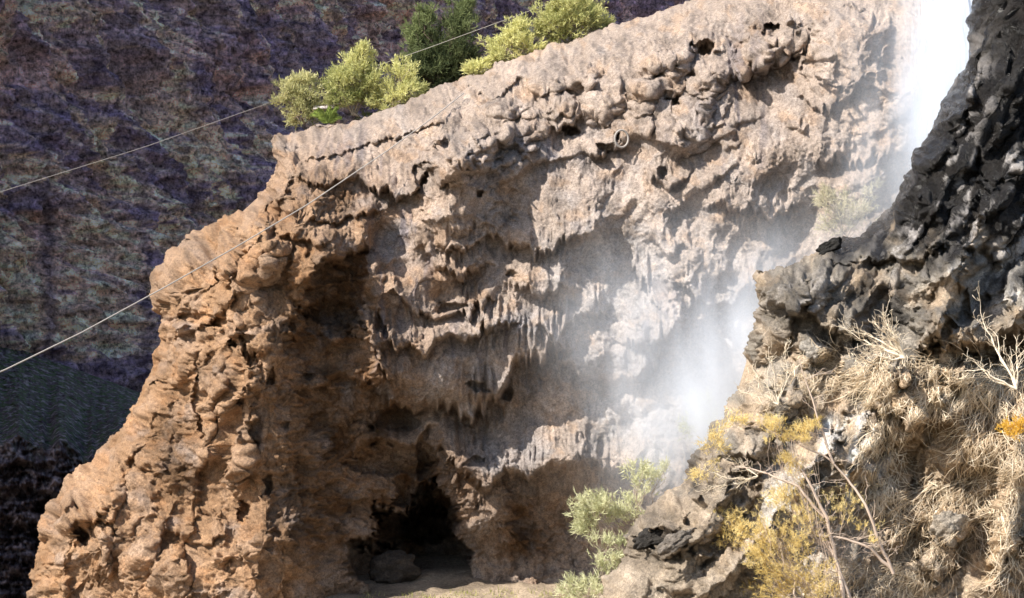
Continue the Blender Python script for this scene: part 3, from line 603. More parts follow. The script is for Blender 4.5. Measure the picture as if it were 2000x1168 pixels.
def far_c(A, B, P):
    Yc = P[..., 1]; Z = P[..., 2]; s = Yc/8.; z = Z/8.
    px = CX+F*P[..., 0]/np.maximum(P[..., 1], 1); py = CY-F*(Z-CAMZ)/np.maximum(P[..., 1], 1)
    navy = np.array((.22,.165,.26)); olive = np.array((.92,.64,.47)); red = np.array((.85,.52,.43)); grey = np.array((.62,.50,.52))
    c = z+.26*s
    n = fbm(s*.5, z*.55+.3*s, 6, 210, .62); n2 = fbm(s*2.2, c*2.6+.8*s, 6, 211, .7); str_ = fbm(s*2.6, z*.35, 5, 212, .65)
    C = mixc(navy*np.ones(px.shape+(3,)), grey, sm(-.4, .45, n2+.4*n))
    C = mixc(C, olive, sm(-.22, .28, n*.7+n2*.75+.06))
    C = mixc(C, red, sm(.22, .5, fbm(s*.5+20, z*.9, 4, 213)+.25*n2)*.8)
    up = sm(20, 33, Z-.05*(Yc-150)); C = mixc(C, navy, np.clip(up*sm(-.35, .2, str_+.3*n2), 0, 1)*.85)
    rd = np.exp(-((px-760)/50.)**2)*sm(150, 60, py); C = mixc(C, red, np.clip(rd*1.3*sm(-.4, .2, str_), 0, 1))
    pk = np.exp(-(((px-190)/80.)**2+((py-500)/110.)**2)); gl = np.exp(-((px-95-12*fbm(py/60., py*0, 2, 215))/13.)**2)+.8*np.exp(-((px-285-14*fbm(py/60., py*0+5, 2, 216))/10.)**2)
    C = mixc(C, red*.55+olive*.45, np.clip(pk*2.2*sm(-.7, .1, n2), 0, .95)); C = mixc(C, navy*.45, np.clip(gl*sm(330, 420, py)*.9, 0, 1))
    C = C*(1+.6*fbm(s*6, c*8, 5, 214, .7))[..., None]
    return np.clip(C, .01, .8)
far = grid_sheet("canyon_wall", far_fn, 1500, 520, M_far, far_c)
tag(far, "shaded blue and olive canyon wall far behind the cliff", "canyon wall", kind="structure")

def talus_fn(A, B):
    # slope from the wall's foot down towards the gorge, then a lower cliff step
    px = -260+A*760; t = B
    Y = 150-45*t
    crest = 668+ .36*(px-0)
    py0 = crest; py1 = 868+.04*px+26*fbm(px/70., px*0+3, 4, 236)
    py = py0+(py1-py0)*np.minimum(t/.7, 1)+np.maximum(t-.7, 0)/.3*520
    Yd = np.where(t < .7, 150-40*(t/.7), 110-4*(t-.7)/.3)
    s = px/22.; z = py/22.
    h = .9*fbm(s*.5, z*.8, 5, 220, .6)+.5*billow(s*1.6, z*2, 4, 221)
    lower = sm(.69, .74, t)
    h = h+lower*(2.2*fbm(s*.35, z*.6, 5, 222, .6)+1.4*ridge(s*.4, z*1.1, 3, 223)-1.)
    Yd = Yd-h
    return np.stack([(px-CX)/F*Yd, Yd, CAMZ+(CY-py)/F*Yd], -1)
def talus_c(A, B, P):
    s = A*30.; z = B*26.
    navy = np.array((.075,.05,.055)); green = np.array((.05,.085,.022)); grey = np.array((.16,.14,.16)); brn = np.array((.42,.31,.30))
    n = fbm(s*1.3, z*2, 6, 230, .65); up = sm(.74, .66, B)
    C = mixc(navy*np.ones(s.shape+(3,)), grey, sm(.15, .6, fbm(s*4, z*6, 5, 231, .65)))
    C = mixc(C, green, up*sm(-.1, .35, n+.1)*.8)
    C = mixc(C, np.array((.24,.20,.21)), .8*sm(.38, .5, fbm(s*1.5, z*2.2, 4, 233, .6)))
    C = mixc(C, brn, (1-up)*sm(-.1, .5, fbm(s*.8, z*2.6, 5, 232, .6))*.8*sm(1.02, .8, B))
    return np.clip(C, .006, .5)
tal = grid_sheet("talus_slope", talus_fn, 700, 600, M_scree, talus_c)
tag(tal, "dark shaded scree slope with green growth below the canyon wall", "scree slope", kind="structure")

# ------------------------------------------------------------------ ground: one sheet to the horizon
def ground_fn(A, B):
    a = (A-.5)*2; b = B
    X = np.sign(a)*np.abs(a)**2.2*900; Y = -60+b*160; Y = np.where(b > .92, Y+(b-.92)/.08*1500, Y)
    Z = .14*billow(X*.9, Y*.9, 4, 243, .6)+.05+.5*sm(50, 58, Y)-.9*sm(60,45,Y)+.2*fbm(X*.15, Y*.15, 4, 240)+.05*fbm(X*1.4, Y*1.4, 4, 241)
    Z = Z-12*sm(-6.5, -12, X)
    Z = Z-.4
    return np.stack([X, Y, Z], -1)
def ground_c(A, B, P):
    n = fbm(P[..., 0]*.3, P[..., 1]*.3, 5, 242)
    return np.clip(mixc(np.array((.40,.31,.22))*np.ones(n.shape+(3,)), np.array((.22,.17,.12)), sm(-.3, .4, n)), .01, .5)
grd = grid_sheet("ground", ground_fn, 500, 400, M_ground, ground_c)
tag(grd, "bare gorge floor at the foot of the cliff", "ground", kind="structure")

# ------------------------------------------------------------------ thin things: tubes, sprays
class Tubes:
    def __init__(self): self.v = []; self.f = []; self.c = []
    def add(self, pts, rad, k=4, col=.5):
        pts = [Vector(p) for p in pts]; n = len(pts)
        if n < 2: return
        base = len(self.v)
        for i, p in enumerate(pts):
            t = (pts[min(i+1, n-1)]-pts[max(i-1, 0)])
            t = t.normalized() if t.length > 1e-9 else Vector((0, 0, 1))
            a = t.cross(Vector((0.3, 1, 0.1))).normalized(); b = t.cross(a)
            r = rad[i] if hasattr(rad, '__len__') else rad
            for j in range(k):
                an = 2*math.pi*j/k
                self.v.append(p+a*(r*math.cos(an))+b*(r*math.sin(an))); self.c.append(col)
        for i in range(n-1):
            for j in range(k):
                a = base+i*k+j; b = base+i*k+(j+1) % k
                self.f.append((a, b, b+k, a+k))
    def build(self, name, mat, parent=None):
        c = np.repeat(np.array(self.c)[:, None], 3, 1)
        return mesh_np(name, np.array([tuple(p) for p in self.v]), np.array(self.f), mat, parent, cols=c)

def bendy(a, b, rs, n=8, wob=.06, sag=0.):
    a = Vector(a); b = Vector(b); L = (b-a).length; out = []
    o = Vector((0, 0, 0))
    for i in range(n+1):
        t = i/n
        if 0 < i < n: o = o+Vector(rs.randn(3)*wob*L/math.sqrt(n))
        out.append(a.lerp(b, t)+o*(math.sin(math.pi*t)**.6 if 0 < t < 1 else 0)+Vector((0, 0, -sag*math.sin(math.pi*t))))
    return out

def sprays(cent, dirs, L, W, nl, rs, cols, spread=.6):
    """needle-like leaflets in sprays: cent (n,3), dirs (n,3) -> triangles"""
    n = len(cent)
    c = np.repeat(cent, nl, 0); d = np.repeat(dirs, nl, 0)
    t = rs.rand(n*nl, 1)*1.0
    p = c+d*t*L*1.3+rs.randn(n*nl, 3)*L*.05
    dd = d+rs.randn(n*nl, 3)*spread; dd /= np.linalg.norm(dd, axis=1, keepdims=True)
    side = np.cross(dd, rs.randn(n*nl, 3)); side /= np.maximum(np.linalg.norm(side, axis=1, keepdims=True), 1e-6)
    l = L*(.5+.8*rs.rand(n*nl, 1)); w_ = W*(.6+.8*rs.rand(n*nl, 1))
    v = np.stack([p-side*w_*.35, p+side*w_*.35, p+dd*l*.55+side*w_*.5, p+dd*l], 1).reshape(-1, 3)
    k = np.arange(n*nl)[:, None]*4
    f = np.concatenate([k+0, k+1, k+2, k+3], 1)
    cc = np.repeat(np.repeat(cols, nl)+.12*rs.randn(n*nl), 4)
    return v, f, np.clip(cc, 0, 1)

def plant(name, label, cat, base, blobs, mats, seed, group=None, leafL=.16, leafW=.035, nl=7, stems=3, r0=.06, droop=0., up=.35, extra=None, sunny=.5, clump=14, crown_name='crown', twigr=.008):
    """base (px,py,Y); blobs: (px, py, rx, ry, n, tone) clouds of sprays in the crown; a forked trunk reaches each cloud"""
    rs = np.random.RandomState(seed); bx, by, Y = base; B = at(bx, by, Y)
    root = empty(name, B); tag(root, label, cat, group)
    T = Tubes(); V = []; Fc = []; Cc = []; off = 0
    for (px, py, rx, ry, n, tone) in blobs:
        yo = rs.uniform(-.5, .5)*rx/F*Y
        c0 = at(px, py, Y+yo); sc = Y/F
        # limb
        mid = bendy(B+Vector((rs.randn()*.05, rs.randn()*.05, 0)), c0, rs, 8, .09)
        rr = [max(r0*(1-.8*i/8)*(.5+.5*min(1, rx/40)), twigr) for i in range(9)]
        T.add(mid, rr, 5, .4)
        # clumps inside the cloud
        n = int(n*(.55 if rx*ry > 200 else .8)); nc = max(4, n//9)
        cents = []
        for k in range(nc):
            while True:
                q = rs.uniform(-1, 1, 3)
                if .12 < (q**2).sum() < 1: break
            q = q*(1.05+.25*rs.randn())*(1.45 if rs.rand() < .15 else 1.)
            cc = c0+Vector((q[0]*rx*sc, q[1]*rx*sc*.9, q[2]*ry*sc)); cents.append(cc)
            st = mid[rs.randint(4, 9)]
            T.add(bendy(st, cc, rs, 5, .12), [max(twigr, r0*.16*(1-i/6)) for i in range(6)], 3, .5)
        ca = np.array([tuple(c) for c in cents]); which = rs.randint(0, nc, n)
        size = .14*min(rx, ry)*sc+.035
        cen = ca[which]+rs.randn(n, 3)*size*np.array([1, 1, .75])
        dr = cen-np.array(tuple(c0))*.6-np.array(tuple(B))*.4; dr /= np.maximum(np.linalg.norm(dr, axis=1, keepdims=True), 1e-6)
        dr = dr+np.array([0, 0, up-droop])+rs.randn(n, 3)*.45; dr /= np.linalg.norm(dr, axis=1, keepdims=True)
        tones = np.clip(tone+(rs.rand(nc)*.5-.25)[which], 0, 1)
        v, f, c = sprays(cen, dr, leafL, leafW, nl, rs, tones)
        V.append(v); Fc.append(f+off); Cc.append(c); off += len(v)
    if extra: extra(T, rs)
    bmat, lmat = mats
    o = T.build('trunk', bmat, root); o.matrix_parent_inverse = root.matrix_world.inverted()
    V = np.concatenate(V); C = np.repeat(np.concatenate(Cc)[:, None], 3, 1)
    l = mesh_np(crown_name, V, np.concatenate(Fc), lmat, root, smooth=False, cols=C)
    for c in (o, l):
        me = c.data; n = len(me.vertices); co = np.empty(n*3, np.float32); me.vertices.foreach_get("co", co)
        co = co.reshape(-1, 3)-np.array(tuple(B), np.float32); me.vertices.foreach_set("co", co.ravel()); me.update()
        c.matrix_parent_inverse.identity()
    return root

L_yel = leaf_mat("yellow_green_leaves", (.20, .23, .07), (.74, .71, .33), .42)
L_pale = leaf_mat("olive_leaves", (.26, .27, .11), (.72, .67, .36), .45)
L_dark = leaf_mat("dark_green_leaves", (.045, .06, .03), (.26, .30, .13), .35)
L_gold = leaf_mat("golden_leaves", (.58, .42, .12), (.95, .80, .42), .45)
L_green = leaf_mat("fresh_green_leaves", (.10, .17, .03), (.38, .46, .12), .4)
L_mist = leaf_mat("pale_green_leaves", (.36, .38, .19), (.66, .65, .42), .4)

YT = 68.6
GT = "shrubs and trees along the cliff top"
plant('shrub', 'leftmost sparse olive yellow shrub on the cliff top, beside the palm', 'shrub', (592, 243, YT), [(562,180,22,22,420,.55),(590,160,20,18,380,.6),(600,195,24,24,420,.4),(583,220,26,20,380,.4),(612,215,14,14,160,.4)], (M_bark, L_pale), 1, GT, stems=3)
plant('shrub', 'round bright yellow-green shrub behind the palm, left of the golden bush', 'shrub', (692, 226, YT+.3), [(665,165,26,26,650,.5),(705,128,28,24,750,.8),(690,160,34,30,800,.6),(720,160,20,22,380,.6),(670,195,34,18,520,.25),(705,195,28,20,420,.3),(712,102,12,10,120,.8)], (M_bark, L_yel), 2, GT)
plant('shrub', 'low golden yellow bush at the left foot of the dark tree', 'shrub', (772, 208, YT+.2), [(760,185,28,22,520,.9),(785,150,24,26,600,.9),(748,196,18,12,200,.8),(800,178,26,20,420,.7)], (M_bark, L_yel), 3, GT)
plant('tamarisk_tree', 'tall dark green feathery tree, the tallest on the cliff top', 'tree', (862, 172, YT+3.6), [(905,30,16,26,420,.75),(893,62,24,26,620,.6),(898,100,26,28,700,.3),(890,138,34,22,750,.15),(852,128,30,30,750,.15),(826,110,28,26,650,.45),(818,72,20,26,560,.75),(833,40,16,20,300,.85),(826,150,32,22,640,.3),(860,85,20,30,480,.35),(858,155,34,16,500,.1),(915,125,14,14,160,.2),(912,12,7,10,70,.8)], (M_barkd, L_dark), 4, GT, leafL=.22, leafW=.03, nl=9, r0=.11)
plant('shrub', 'little yellow tuft right of the dark tree', 'shrub', (932, 146, YT), [(930,134,14,10,160,.8),(918,142,10,8,90,.7)], (M_bark, L_yel), 5, GT)
plant('shrub', 'low golden shrub at the left of the right-hand pair on the cliff top', 'shrub', (1004, 112, YT), [(985,95,26,22,620,.85),(1010,72,24,22,560,.85),(1030,95,28,16,420,.8),(975,115,20,10,200,.75),(1018,48,12,12,110,.7)], (M_bark, L_yel), 6, GT)
plant('shrub', 'largest yellow-green shrub, at the right end of the cliff-top row', 'shrub', (1110, 84, YT+.4), [(1080,40,28,26,720,.6),(1125,30,32,30,850,.6),(1155,42,28,24,620,.65),(1105,10,30,20,600,.75),(1140,8,26,16,380,.8),(1095,68,30,12,380,.35),(1175,48,14,10,110,.6),(1060,60,16,14,180,.6)], (M_bark, L_yel), 7, GT)

# palm clump: fronds, each a rib with leaflets
def palm(label, base, fr, seed):
    rs = np.random.RandomState(seed); B = at(*base); root = empty('palm_clump', B); tag(root, label, 'palm')
    T = Tubes()
    for i in range(fr):
        an = rs.uniform(math.radians(10), math.radians(170)); L = rs.uniform(.4, .72); yy = rs.uniform(-.5, .3)
        tip = B+Vector((math.cos(an)*L, yy*L*.6, math.sin(an)*L*.75))
        rib = [B.lerp(tip, t)+Vector((0, 0, .25*L*math.sin(t*2.4))) for t in np.linspace(0, 1, 7)]
        T = Tubes(); T.add([p-B for p in rib], [.012*(1-.7*k/6) for k in range(7)], 3, .6)
        for k in range(1, 7):
            for s_ in (-1, 1):
                for q in range(3):
                    p = rib[k-1].lerp(rib[k], q/3)
                    d = (rib[k]-rib[k-1]).normalized()+Vector((-s_*math.sin(an), .2*rs.randn(), s_*math.cos(an)*1.0))*.8
                    T.add([p-B, p-B+d.normalized()*.22*(1.1-k/9)], [.02, .004], 3, rs.uniform(.3, 1))
        T.build('frond', L_green, root)
    return root
palm('bright green palm clump on the cliff top between the two left shrubs', (640, 240, 67.9), 12, 31)
# dry log lying by the palm
T = Tubes(); rs = np.random.RandomState(77)
c0 = at(622, 212, 68.3)
for i in range(5):
    T.add(bendy(Vector((-.2, .1*i, -.02+.05*i)), Vector((.55+.1*rs.randn(), .1*i-.1, .04+.045*i)), rs, 6, .05), [.035, .04, .04, .035, .03, .025, .012], 5, .8)
o = T.build('driftwood', leaf_mat("bleached_wood", (.35,.28,.25), (.62,.54,.52), .02)); o.location = c0
tag(o, 'bleached driftwood lying behind the green palm clump', 'driftwood')

# ------------------------------------------------------------------ cables
M_cable = plain_mat("cable_steel", (.42, .38, .33), .5, .1)
def cable(label, pts, r, sag):
    T = Tubes(); P = [at(*p) for p in pts]; out = []
    n = 60
    for i in range(n+1):
        t = i/n*(len(P)-1); k = min(int(t), len(P)-2); q = P[k].lerp(P[k+1], t-k)
        out.append(q+Vector((0, 0, -sag*math.sin(math.pi*i/n))))
    T.add([p-out[0] for p in out], r, 6); o = T.build('cable', M_cable); o.location = out[0]
    tag(o, label, 'cable', 'cables strung across the gorge')
cable('thick pale cable running down leftwards in front of the cliff face', [(-330, 850, 42), (0, 727, 46), (160, 649, 48), (320, 562, 50.5), (460, 483, 53), (600, 400, 55.5), (760, 292, 58), (850, 226, 60), (906, 182, SURF['rock_cliff'](906, 190)-.05)], .018, .0)
cable('thin pale cable strung high behind the cliff-top shrubs', [(-900, 660, 40), (-300, 476, 48), (0, 375, 54), (280, 288, 62), (540, 196, 70.6), (830, 96, 70.6), (1060, 12, 71), (1400, -120, 77)], .009, .0)

# ------------------------------------------------------------------ ring lodged in the rock, boulders
def torus(name, c, R, r, mat, tilt):
    T = Tubes(); pts = []
    for i in range(33):
        a = 2*math.pi*i/32; pts.append(Vector((R*math.cos(a)*tilt[0], .25*R*math.cos(a), R*math.sin(a))))
    T.add(pts, r, 8); return T.build(name, mat)
o = torus('hoop', None, .27, .035, plain_mat("grey_rubber", (.30,.27,.24), .7), (.8, 1)); o.location = at(1214, 271, SURF['rock_cliff'](1214, 285)-.12)
tag(o, 'small grey hoop lodged among the knobs of the upper cliff', 'hoop')

def boulder(name, label, px, py, Y, r, sq, mat, col, seed, flat=1., group=None, sink=.25, rot=0):
    rs = np.random.RandomState(seed)
    n1, n2 = 72, 48
    th = np.linspace(0, 2*np.pi, n1+1)[:-1]; ph = np.linspace(.02, np.pi-.02, n2); TH, PH = np.meshgrid(th, ph)
    d = np.stack([np.cos(TH)*np.sin(PH), np.sin(TH)*np.sin(PH), np.cos(PH)], -1)
    rr = np.ones(TH.shape)
    for k in range(13):                                   # chipped facets
        nrm = rs.randn(3); nrm /= np.linalg.norm(nrm); h = rs.uniform(.62, .9)
        dot = (d*nrm).sum(-1); rr = np.where(dot > 1e-3, np.minimum(rr, h/np.maximum(dot, 1e-3)), rr)
    s_ = seed*3.1
    rr = rr*(1+.22*fbm(d[..., 0]*2+s_, d[..., 2]*2+d[..., 1]*1.7, 5, seed)+.05*billow(d[..., 0]*5+s_, d[..., 2]*5+d[..., 1]*4, 3, seed+2))
    P = d*rr[..., None]*r*np.array(sq)
    c, s2 = math.cos(rot), math.sin(rot); P = np.stack([P[..., 0]*c+P[..., 2]*s2, P[..., 1], -P[..., 0]*s2+P[..., 2]*c], -1)
    idx = np.arange(n1*n2).reshape(n2, n1); nx = np.roll(idx, -1, 1)
    f = np.stack([idx[:-1], idx[1:], nx[1:], nx[:-1]], -1).reshape(-1, 4)
    C = np.array(col)*(1+.35*fbm(d[..., 0]*3+s_, d[..., 2]*3, 4, seed))[..., None]
    wet = np.zeros(C.shape[:2]+(1,)); C = np.concatenate([np.clip(C, .01, .8), wet], -1)
    o = mesh_np(name, P.reshape(-1, 3), f, mat, cols=C.reshape(-1, 4)); o.location = at(px, py, Y)
    tag(o, label, name.replace('_', ' '), group)
    return o
boulder('boulder', 'big rough boulder at the mouth of the dark cave', 770, 1115, 60.6, .72, (1.15, .9, .85), M_cliff, (.085,.065,.05), 5)
dfo = SURF['rock_outcrop']
boulder('boulder', 'flat black boulder perched on the skyline edge of the dark outcrop', 1622, 482, dfo(1625, 495)+.15, .36, (.95, .6, .40), M_fore, (.03,.028,.025), 8, rot=math.radians(-25))
boulder('boulder', 'tilted grey boulder beside the black hollow low on the outcrop edge', 1322, 1058, dfo(1325, 1065)-.08, .36, (1.15, .7, .5), M_fore, (.20,.17,.14), 9, rot=math.radians(-30))
boulder('boulder', 'dark boulder under the tan cap at the left tip of the outcrop', 1278, 1048, dfo(1280, 1060)+.05, .42, (1.1, .7, .6), M_fore, (.045,.04,.035), 10, rot=math.radians(-25))
boulder('boulder', 'smooth grey dome-shaped boulder under the dry roots', 1850, 1032, dfo(1850, 1032)+.1, .42, (1.0, .7, .85), M_fore, (.40,.34,.27), 11)
boulder('boulder', 'smaller tan boulder directly below the grey dome-shaped one', 1838, 1085, dfo(1838, 1085)+.1, .36, (.95, .7, .9), M_fore, (.38,.29,.20), 12)
boulder('boulder', 'pale rounded boulder under the black rock wall, left of the dry bush', 1592, 685, dfo(1592, 685)+.1, .33, (1.05, .7, .75), M_fore, (.38,.34,.29), 13)

# ------------------------------------------------------------------ feathery plants in the mist between cliff and outcrop
GM = "feathery plants in the spray"
plant('tamarisk_shrub', 'pale feathery green shrub in the mist just left of the outcrop tip', 'shrub', (1260, 1080, 50.5), [(1255,940,34,20,200,.8),(1280,925,22,14,110,.85),(1225,985,34,18,150,.7),(1200,1010,24,14,80,.6),(1240,1015,24,24,110,.7)], (M_bark, L_mist), 41, GM, leafL=.17, leafW=.026, r0=.03)
plant('tamarisk_shrub', 'small bright green sprig leaning left over the stream bank', 'shrub', (1225, 1090, 50), [(1158,1000,22,26,260,.8),(1140,1015,12,14,110,.8),(1180,985,12,12,60,.8),(1150,1035,16,12,90,.5)], (M_bark, L_mist), 42, GM, leafL=.17, leafW=.026, r0=.02)
plant('tamarisk_shrub', 'low yellow-green shrub at the bottom edge beneath the outcrop tip', 'shrub', (1160, 1215, 46), [(1150,1155,40,20,230,.75),(1190,1115,30,24,170,.7),(1185,1075,24,14,110,.75),(1120,1168,24,16,120,.7),(1210,1090,18,18,60,.6)], (M_bark, L_mist), 43, GM, leafL=.17, leafW=.026, r0=.03)
plant('tamarisk_shrub', 'dry straw-coloured bush growing on the misty wall below the fall', 'shrub', (1655, 470, 53.5), [(1640,400,34,26,260,.7),(1610,385,18,16,90,.7),(1670,420,34,24,240,.8),(1625,440,26,18,150,.7),(1690,395,16,20,80,.8)], (M_bark, leaf_mat("straw_leaves", (.36,.33,.20), (.66,.60,.42), .4)), 44, GM, leafL=.16, leafW=.022, r0=.03)
plant('tamarisk_shrub', 'faint pale shrub half lost in the thickest mist beside the outcrop', 'shrub', (1395, 860, 53), [(1375,790,26,22,190,.8),(1390,825,24,20,160,.8),(1355,835,20,16,90,.7)], (M_bark, L_mist), 45, GM, leafL=.17, leafW=.024, r0=.02)

# ------------------------------------------------------------------ vegetation on the outcrop
def px_path(pts, Y0):
    return [at(x, y, Y0+(z if True else 0)) for x, y, z in pts]
def big_tam(T, rs):
    def br(pts, r, r1):
        P = [at(x, y, 35.2+z)-Vector((0, 0, 0)) for x, y, z in pts]
        Q = []
        for a, b in zip(P[:-1], P[1:]):
            Q += bendy(a, b, rs, 5, .035)[:-1]
        Q.append(P[-1]); n = len(Q)
        T.add(Q, [r+(r1-r)*i/(n-1) for i in range(n)], 7, .6); return Q
    Q1 = br([(1650,1215,0),(1636,1110,0),(1615,1010,-.1),(1590,960,-.1),(1556,905,0),(1548,870,0)], .05, .012)
    Q2 = br([(1745,1120,.1),(1715,1055,0),(1690,985,-.1),(1655,935,0),(1610,890,0),(1550,862,0),(1500,840,.1)], .036, .009)
    Q3 = br([(1740,1110,.1),(1700,1070,0),(1640,1050,0),(1600,1046,0)], .038, .014)
    Q4 = br([(1628,905,0),(1612,860,0),(1590,790,0),(1572,740,0),(1560,700,0)], .028, .006)
    Q5 = br([(1610,1010,0),(1560,950,0),(1500,925,.1),(1440,912,.2)], .035, .01)
    Q6 = br([(1660,1170,0),(1625,1080,0),(1600,1020,.1)], .04, .02)
    Q7 = br([(1580,1215,0),(1550,1160,0),(1552,1110,0)], .03, .012)
    for Q in (Q1, Q2, Q3, Q4, Q5, Q6, Q7):
        for k in range(16):
            p = Q[rs.randint(2, len(Q))]; d = Vector((rs.randn()*.8, rs.randn()*.35, rs.rand()*.7-.15)).normalized()*rs.uniform(.15, .6)
            q = bendy(p, p+d, rs, 6, .12); T.add(q, [.007*(1-.6*i/6) for i in range(7)], 3, .6)
            for j in range(2):
                p2 = q[rs.randint(2, 6)]; T.add(bendy(p2, p2+(d*.4+Vector(rs.randn(3)*.08)), rs, 4, .12), .0035, 3, .6)
plant('tamarisk_bush', 'large golden-leaved bush with bare pale branches in the right foreground', 'bush', (1640, 1225, 35.2),
  [(1570,1120,44,40,560,.6),(1520,1080,42,44,520,.5),(1585,1030,36,34,330,.65),(1540,975,34,30,330,.65),(1510,1145,34,28,330,.35),(1610,1160,36,24,260,.5),(1655,990,34,34,170,.7),(1490,1020,26,30,170,.45),(1560,925,20,22,100,.6),(1690,1040,22,20,70,.6),
   (1545,850,34,16,260,.55),(1580,838,20,12,150,.6),(1510,830,26,14,210,.6),(1535,905,14,18,110,.6),(1490,1090,26,40,300,.45)], (leaf_mat('bleached_bark', (.34,.25,.19), (.62,.50,.40), .02), L_gold), 51, None, leafL=.075, leafW=.0085, r0=.010, nl=11, extra=big_tam, twigr=.003)
plant('tamarisk_bush', 'small golden tuft on the rock edge by the mist', 'bush', (1395, 890, 37.6), [(1390,875,20,16,180,.6),(1400,850,16,16,110,.6),(1440,820,26,14,150,.6),(1378,925,24,12,140,.65)], (M_bark, L_gold), 52, "golden tufts on the outcrop", leafL=.08, leafW=.012, r0=.01, twigr=.003)
plant('tamarisk_bush', 'golden tuft low on the tan rock, left of the large bush', 'bush', (1440, 1090, 36.4), [(1425,1025,26,22,260,.6),(1435,1060,26,24,240,.55),(1450,1045,16,20,110,.6),(1460,1150,18,14,120,.5)], (M_bark, L_gold), 53, "golden tufts on the outcrop", leafL=.08, leafW=.012, r0=.01, twigr=.003)
plant('tamarisk_bush', 'bright orange tuft at the right edge of the picture', 'bush', (1990, 870, 35.6), [(1975,838,20,12,300,.7),(1995,832,16,10,180,.7)], (M_bark, leaf_mat("orange_leaves", (.48,.26,.03),(.85,.55,.10),.35)), 54, "golden tufts on the outcrop", leafL=.06, leafW=.012, r0=.01, twigr=.003)

# dry bush of bare pale twigs
def bare_bush(label, base, tips, seed, r=.03, dens=14, spread=.5, name='dry_bush', sub=3):
    rs = np.random.RandomState(seed); B = at(*base); T = Tubes(); T2 = Tubes()
    for (px, py, yo) in tips:
        E = at(px, py, base[2]+yo); q = bendy(B, E, rs, 9, .09)
        T.add([p-B for p in q], [max(.004, r*(1-.85*i/9)) for i in range(10)], 5, .8)
        for k in range(dens):
            p = q[rs.randint(2, 10)]; d = (E-B).normalized()+Vector((rs.randn(), rs.randn()*.6, rs.randn()))*spread
            d = d.normalized()*rs.uniform(.12, .42); s1 = bendy(p, p+d, rs, 5, .14)
            T2.add([x-B for x in s1], [.006*(1-.5*i/5) for i in range(6)], 3, rs.uniform(.3, 1))
            for j in range(sub):
                p2 = s1[rs.randint(1, 6)]; d2 = (d.normalized()+Vector(rs.randn(3)*.7)).normalized()*rs.uniform(.06, .2)
                T2.add([x-B for x in bendy(p2, p2+d2, rs, 3, .14)], .0032, 3, rs.uniform(.4, 1))
    root = empty(name, B); tag(root, label, 'dry bush', "bare dry bushes on the outcrop")
    T.build('trunk', M_twig, root); T2.build('twigs', M_twig, root); return root
bare_bush('bleached dry bush with curling bare twigs at the top of the brown root mat', (1768, 700, 36.6), [(1735,640,-.1),(1712,635,0),(1675,650,.2),(1690,672,.1),(1650,640,.1),(1722,612,.1),(1745,665,-.1),(1700,690,-.2)], 61, r=.03)
bare_bush('bare bush leaning over the mist at the outcrop edge', (1520, 790, 36.9), [(1470,720,.1),(1500,700,0),(1440,760,.2),(1530,690,0),(1560,715,-.1),(1480,760,0)], 62, r=.01, dens=8)
bare_bush('thin bare bush at the right edge above the root mat', (1985, 760, 35.4), [(1900,700,.1),(1930,640,.1),(1960,690,0),(1880,725,0),(1915,590,.2),(1985,680,0)], 63, r=.025, dens=9)
bare_bush('spiky bare bush on the rock below the golden foliage', (1480, 930, 36.6), [(1400,925,.2),(1420,960,.1),(1440,905,.1),(1390,950,.2)], 64, r=.012, dens=8)

# hanging mat of dead roots and grass: nobody could count the strands
def root_mat(label, zones_, seed, nm='dry_roots'):
    rs = np.random.RandomState(seed); T = Tubes()
    for (x0, y0, x1, y1, n, ang, sd_, L, curl, rad, off_) in zones_:
        n = int(n*.62); cl = rs.rand(max(5, n//16), 2); ca_ = rs.randn(len(cl))*26; ckk = rs.randn(len(cl))*.12
        for k in range(n):
            ci = rs.randint(len(cl)); c = cl[ci] if rs.rand() < .8 else rs.rand(2)
            px = x0+(x1-x0)*c[0]+rs.randn()*9; py = y0+(y1-y0)*c[1]+rs.randn()*9
            wild = rs.rand() < .35; a = math.radians(ang+ca_[ci]+rs.randn()*sd_*(2.0 if wild else .7)); l_ = .55 if wild else 1.; n_ = 7; l = L*l_*rs.uniform(.4, 1.1); pts = []; x, y = px, py
            lift = rs.uniform(.02, off_); w_ = ckk[ci]+rs.randn()*.14
            for i in range(n_):
                dy_ = dfo(x, y)
                Yp = min(dy_, 41.5)-lift*math.sin(math.pi*min(1, (i+.6)/n_))-.015
                pts.append(Vector(at(x, y, Yp)))
                a += curl*(math.pi/2-a)/n_*2.0+w_+rs.randn()*.22
                x += math.cos(a)*l/n_; y += math.sin(a)*l/n_
            rk = rad*1.15*(2.2 if rs.rand() < .05 else rs.uniform(.6, 1.1)); T.add(pts, [rk*(1-.6*i/(n_-1)) for i in range(n_)], 3, float(np.clip(rs.beta(2, 2), 0, 1)))
    o = T.build(nm, M_twig); tag(o, label, 'dry roots', None, 'stuff'); return o
root_mat('tangle of straw-coloured dead roots hanging over the outcrop', [
  (1700,690,1850,800, 1150, 120, 35, 90, .5, .0078, .22),
  (1560,690,1740,760, 700, 165, 25, 80, .15, .0065, .15),
  (1690,780,1760,1000, 700, 95, 14, 90, .6, .0078, .12),
  (1850,700,2010,760, 600, 150, 25, 120, .7, .0078, .3),
  (1880,720,2020,900, 1000, 130, 22, 110, .8, .0078, .3),
  (1780,920,1990,1040, 750, 145, 20, 110, .5, .0070, .3),
  (1740,960,1860,1150, 450, 110, 30, 80, .5, .0070, .2),
  (1940,900,2010,1168, 350, 100, 18, 110, .6, .0078, .15),
  (1500,740,1600,820, 260, 150, 30, 60, .3, .0045, .12),
  (1640,1100,1800,1168, 300, 150, 40, 70, .3, .0065, .2)], 71)

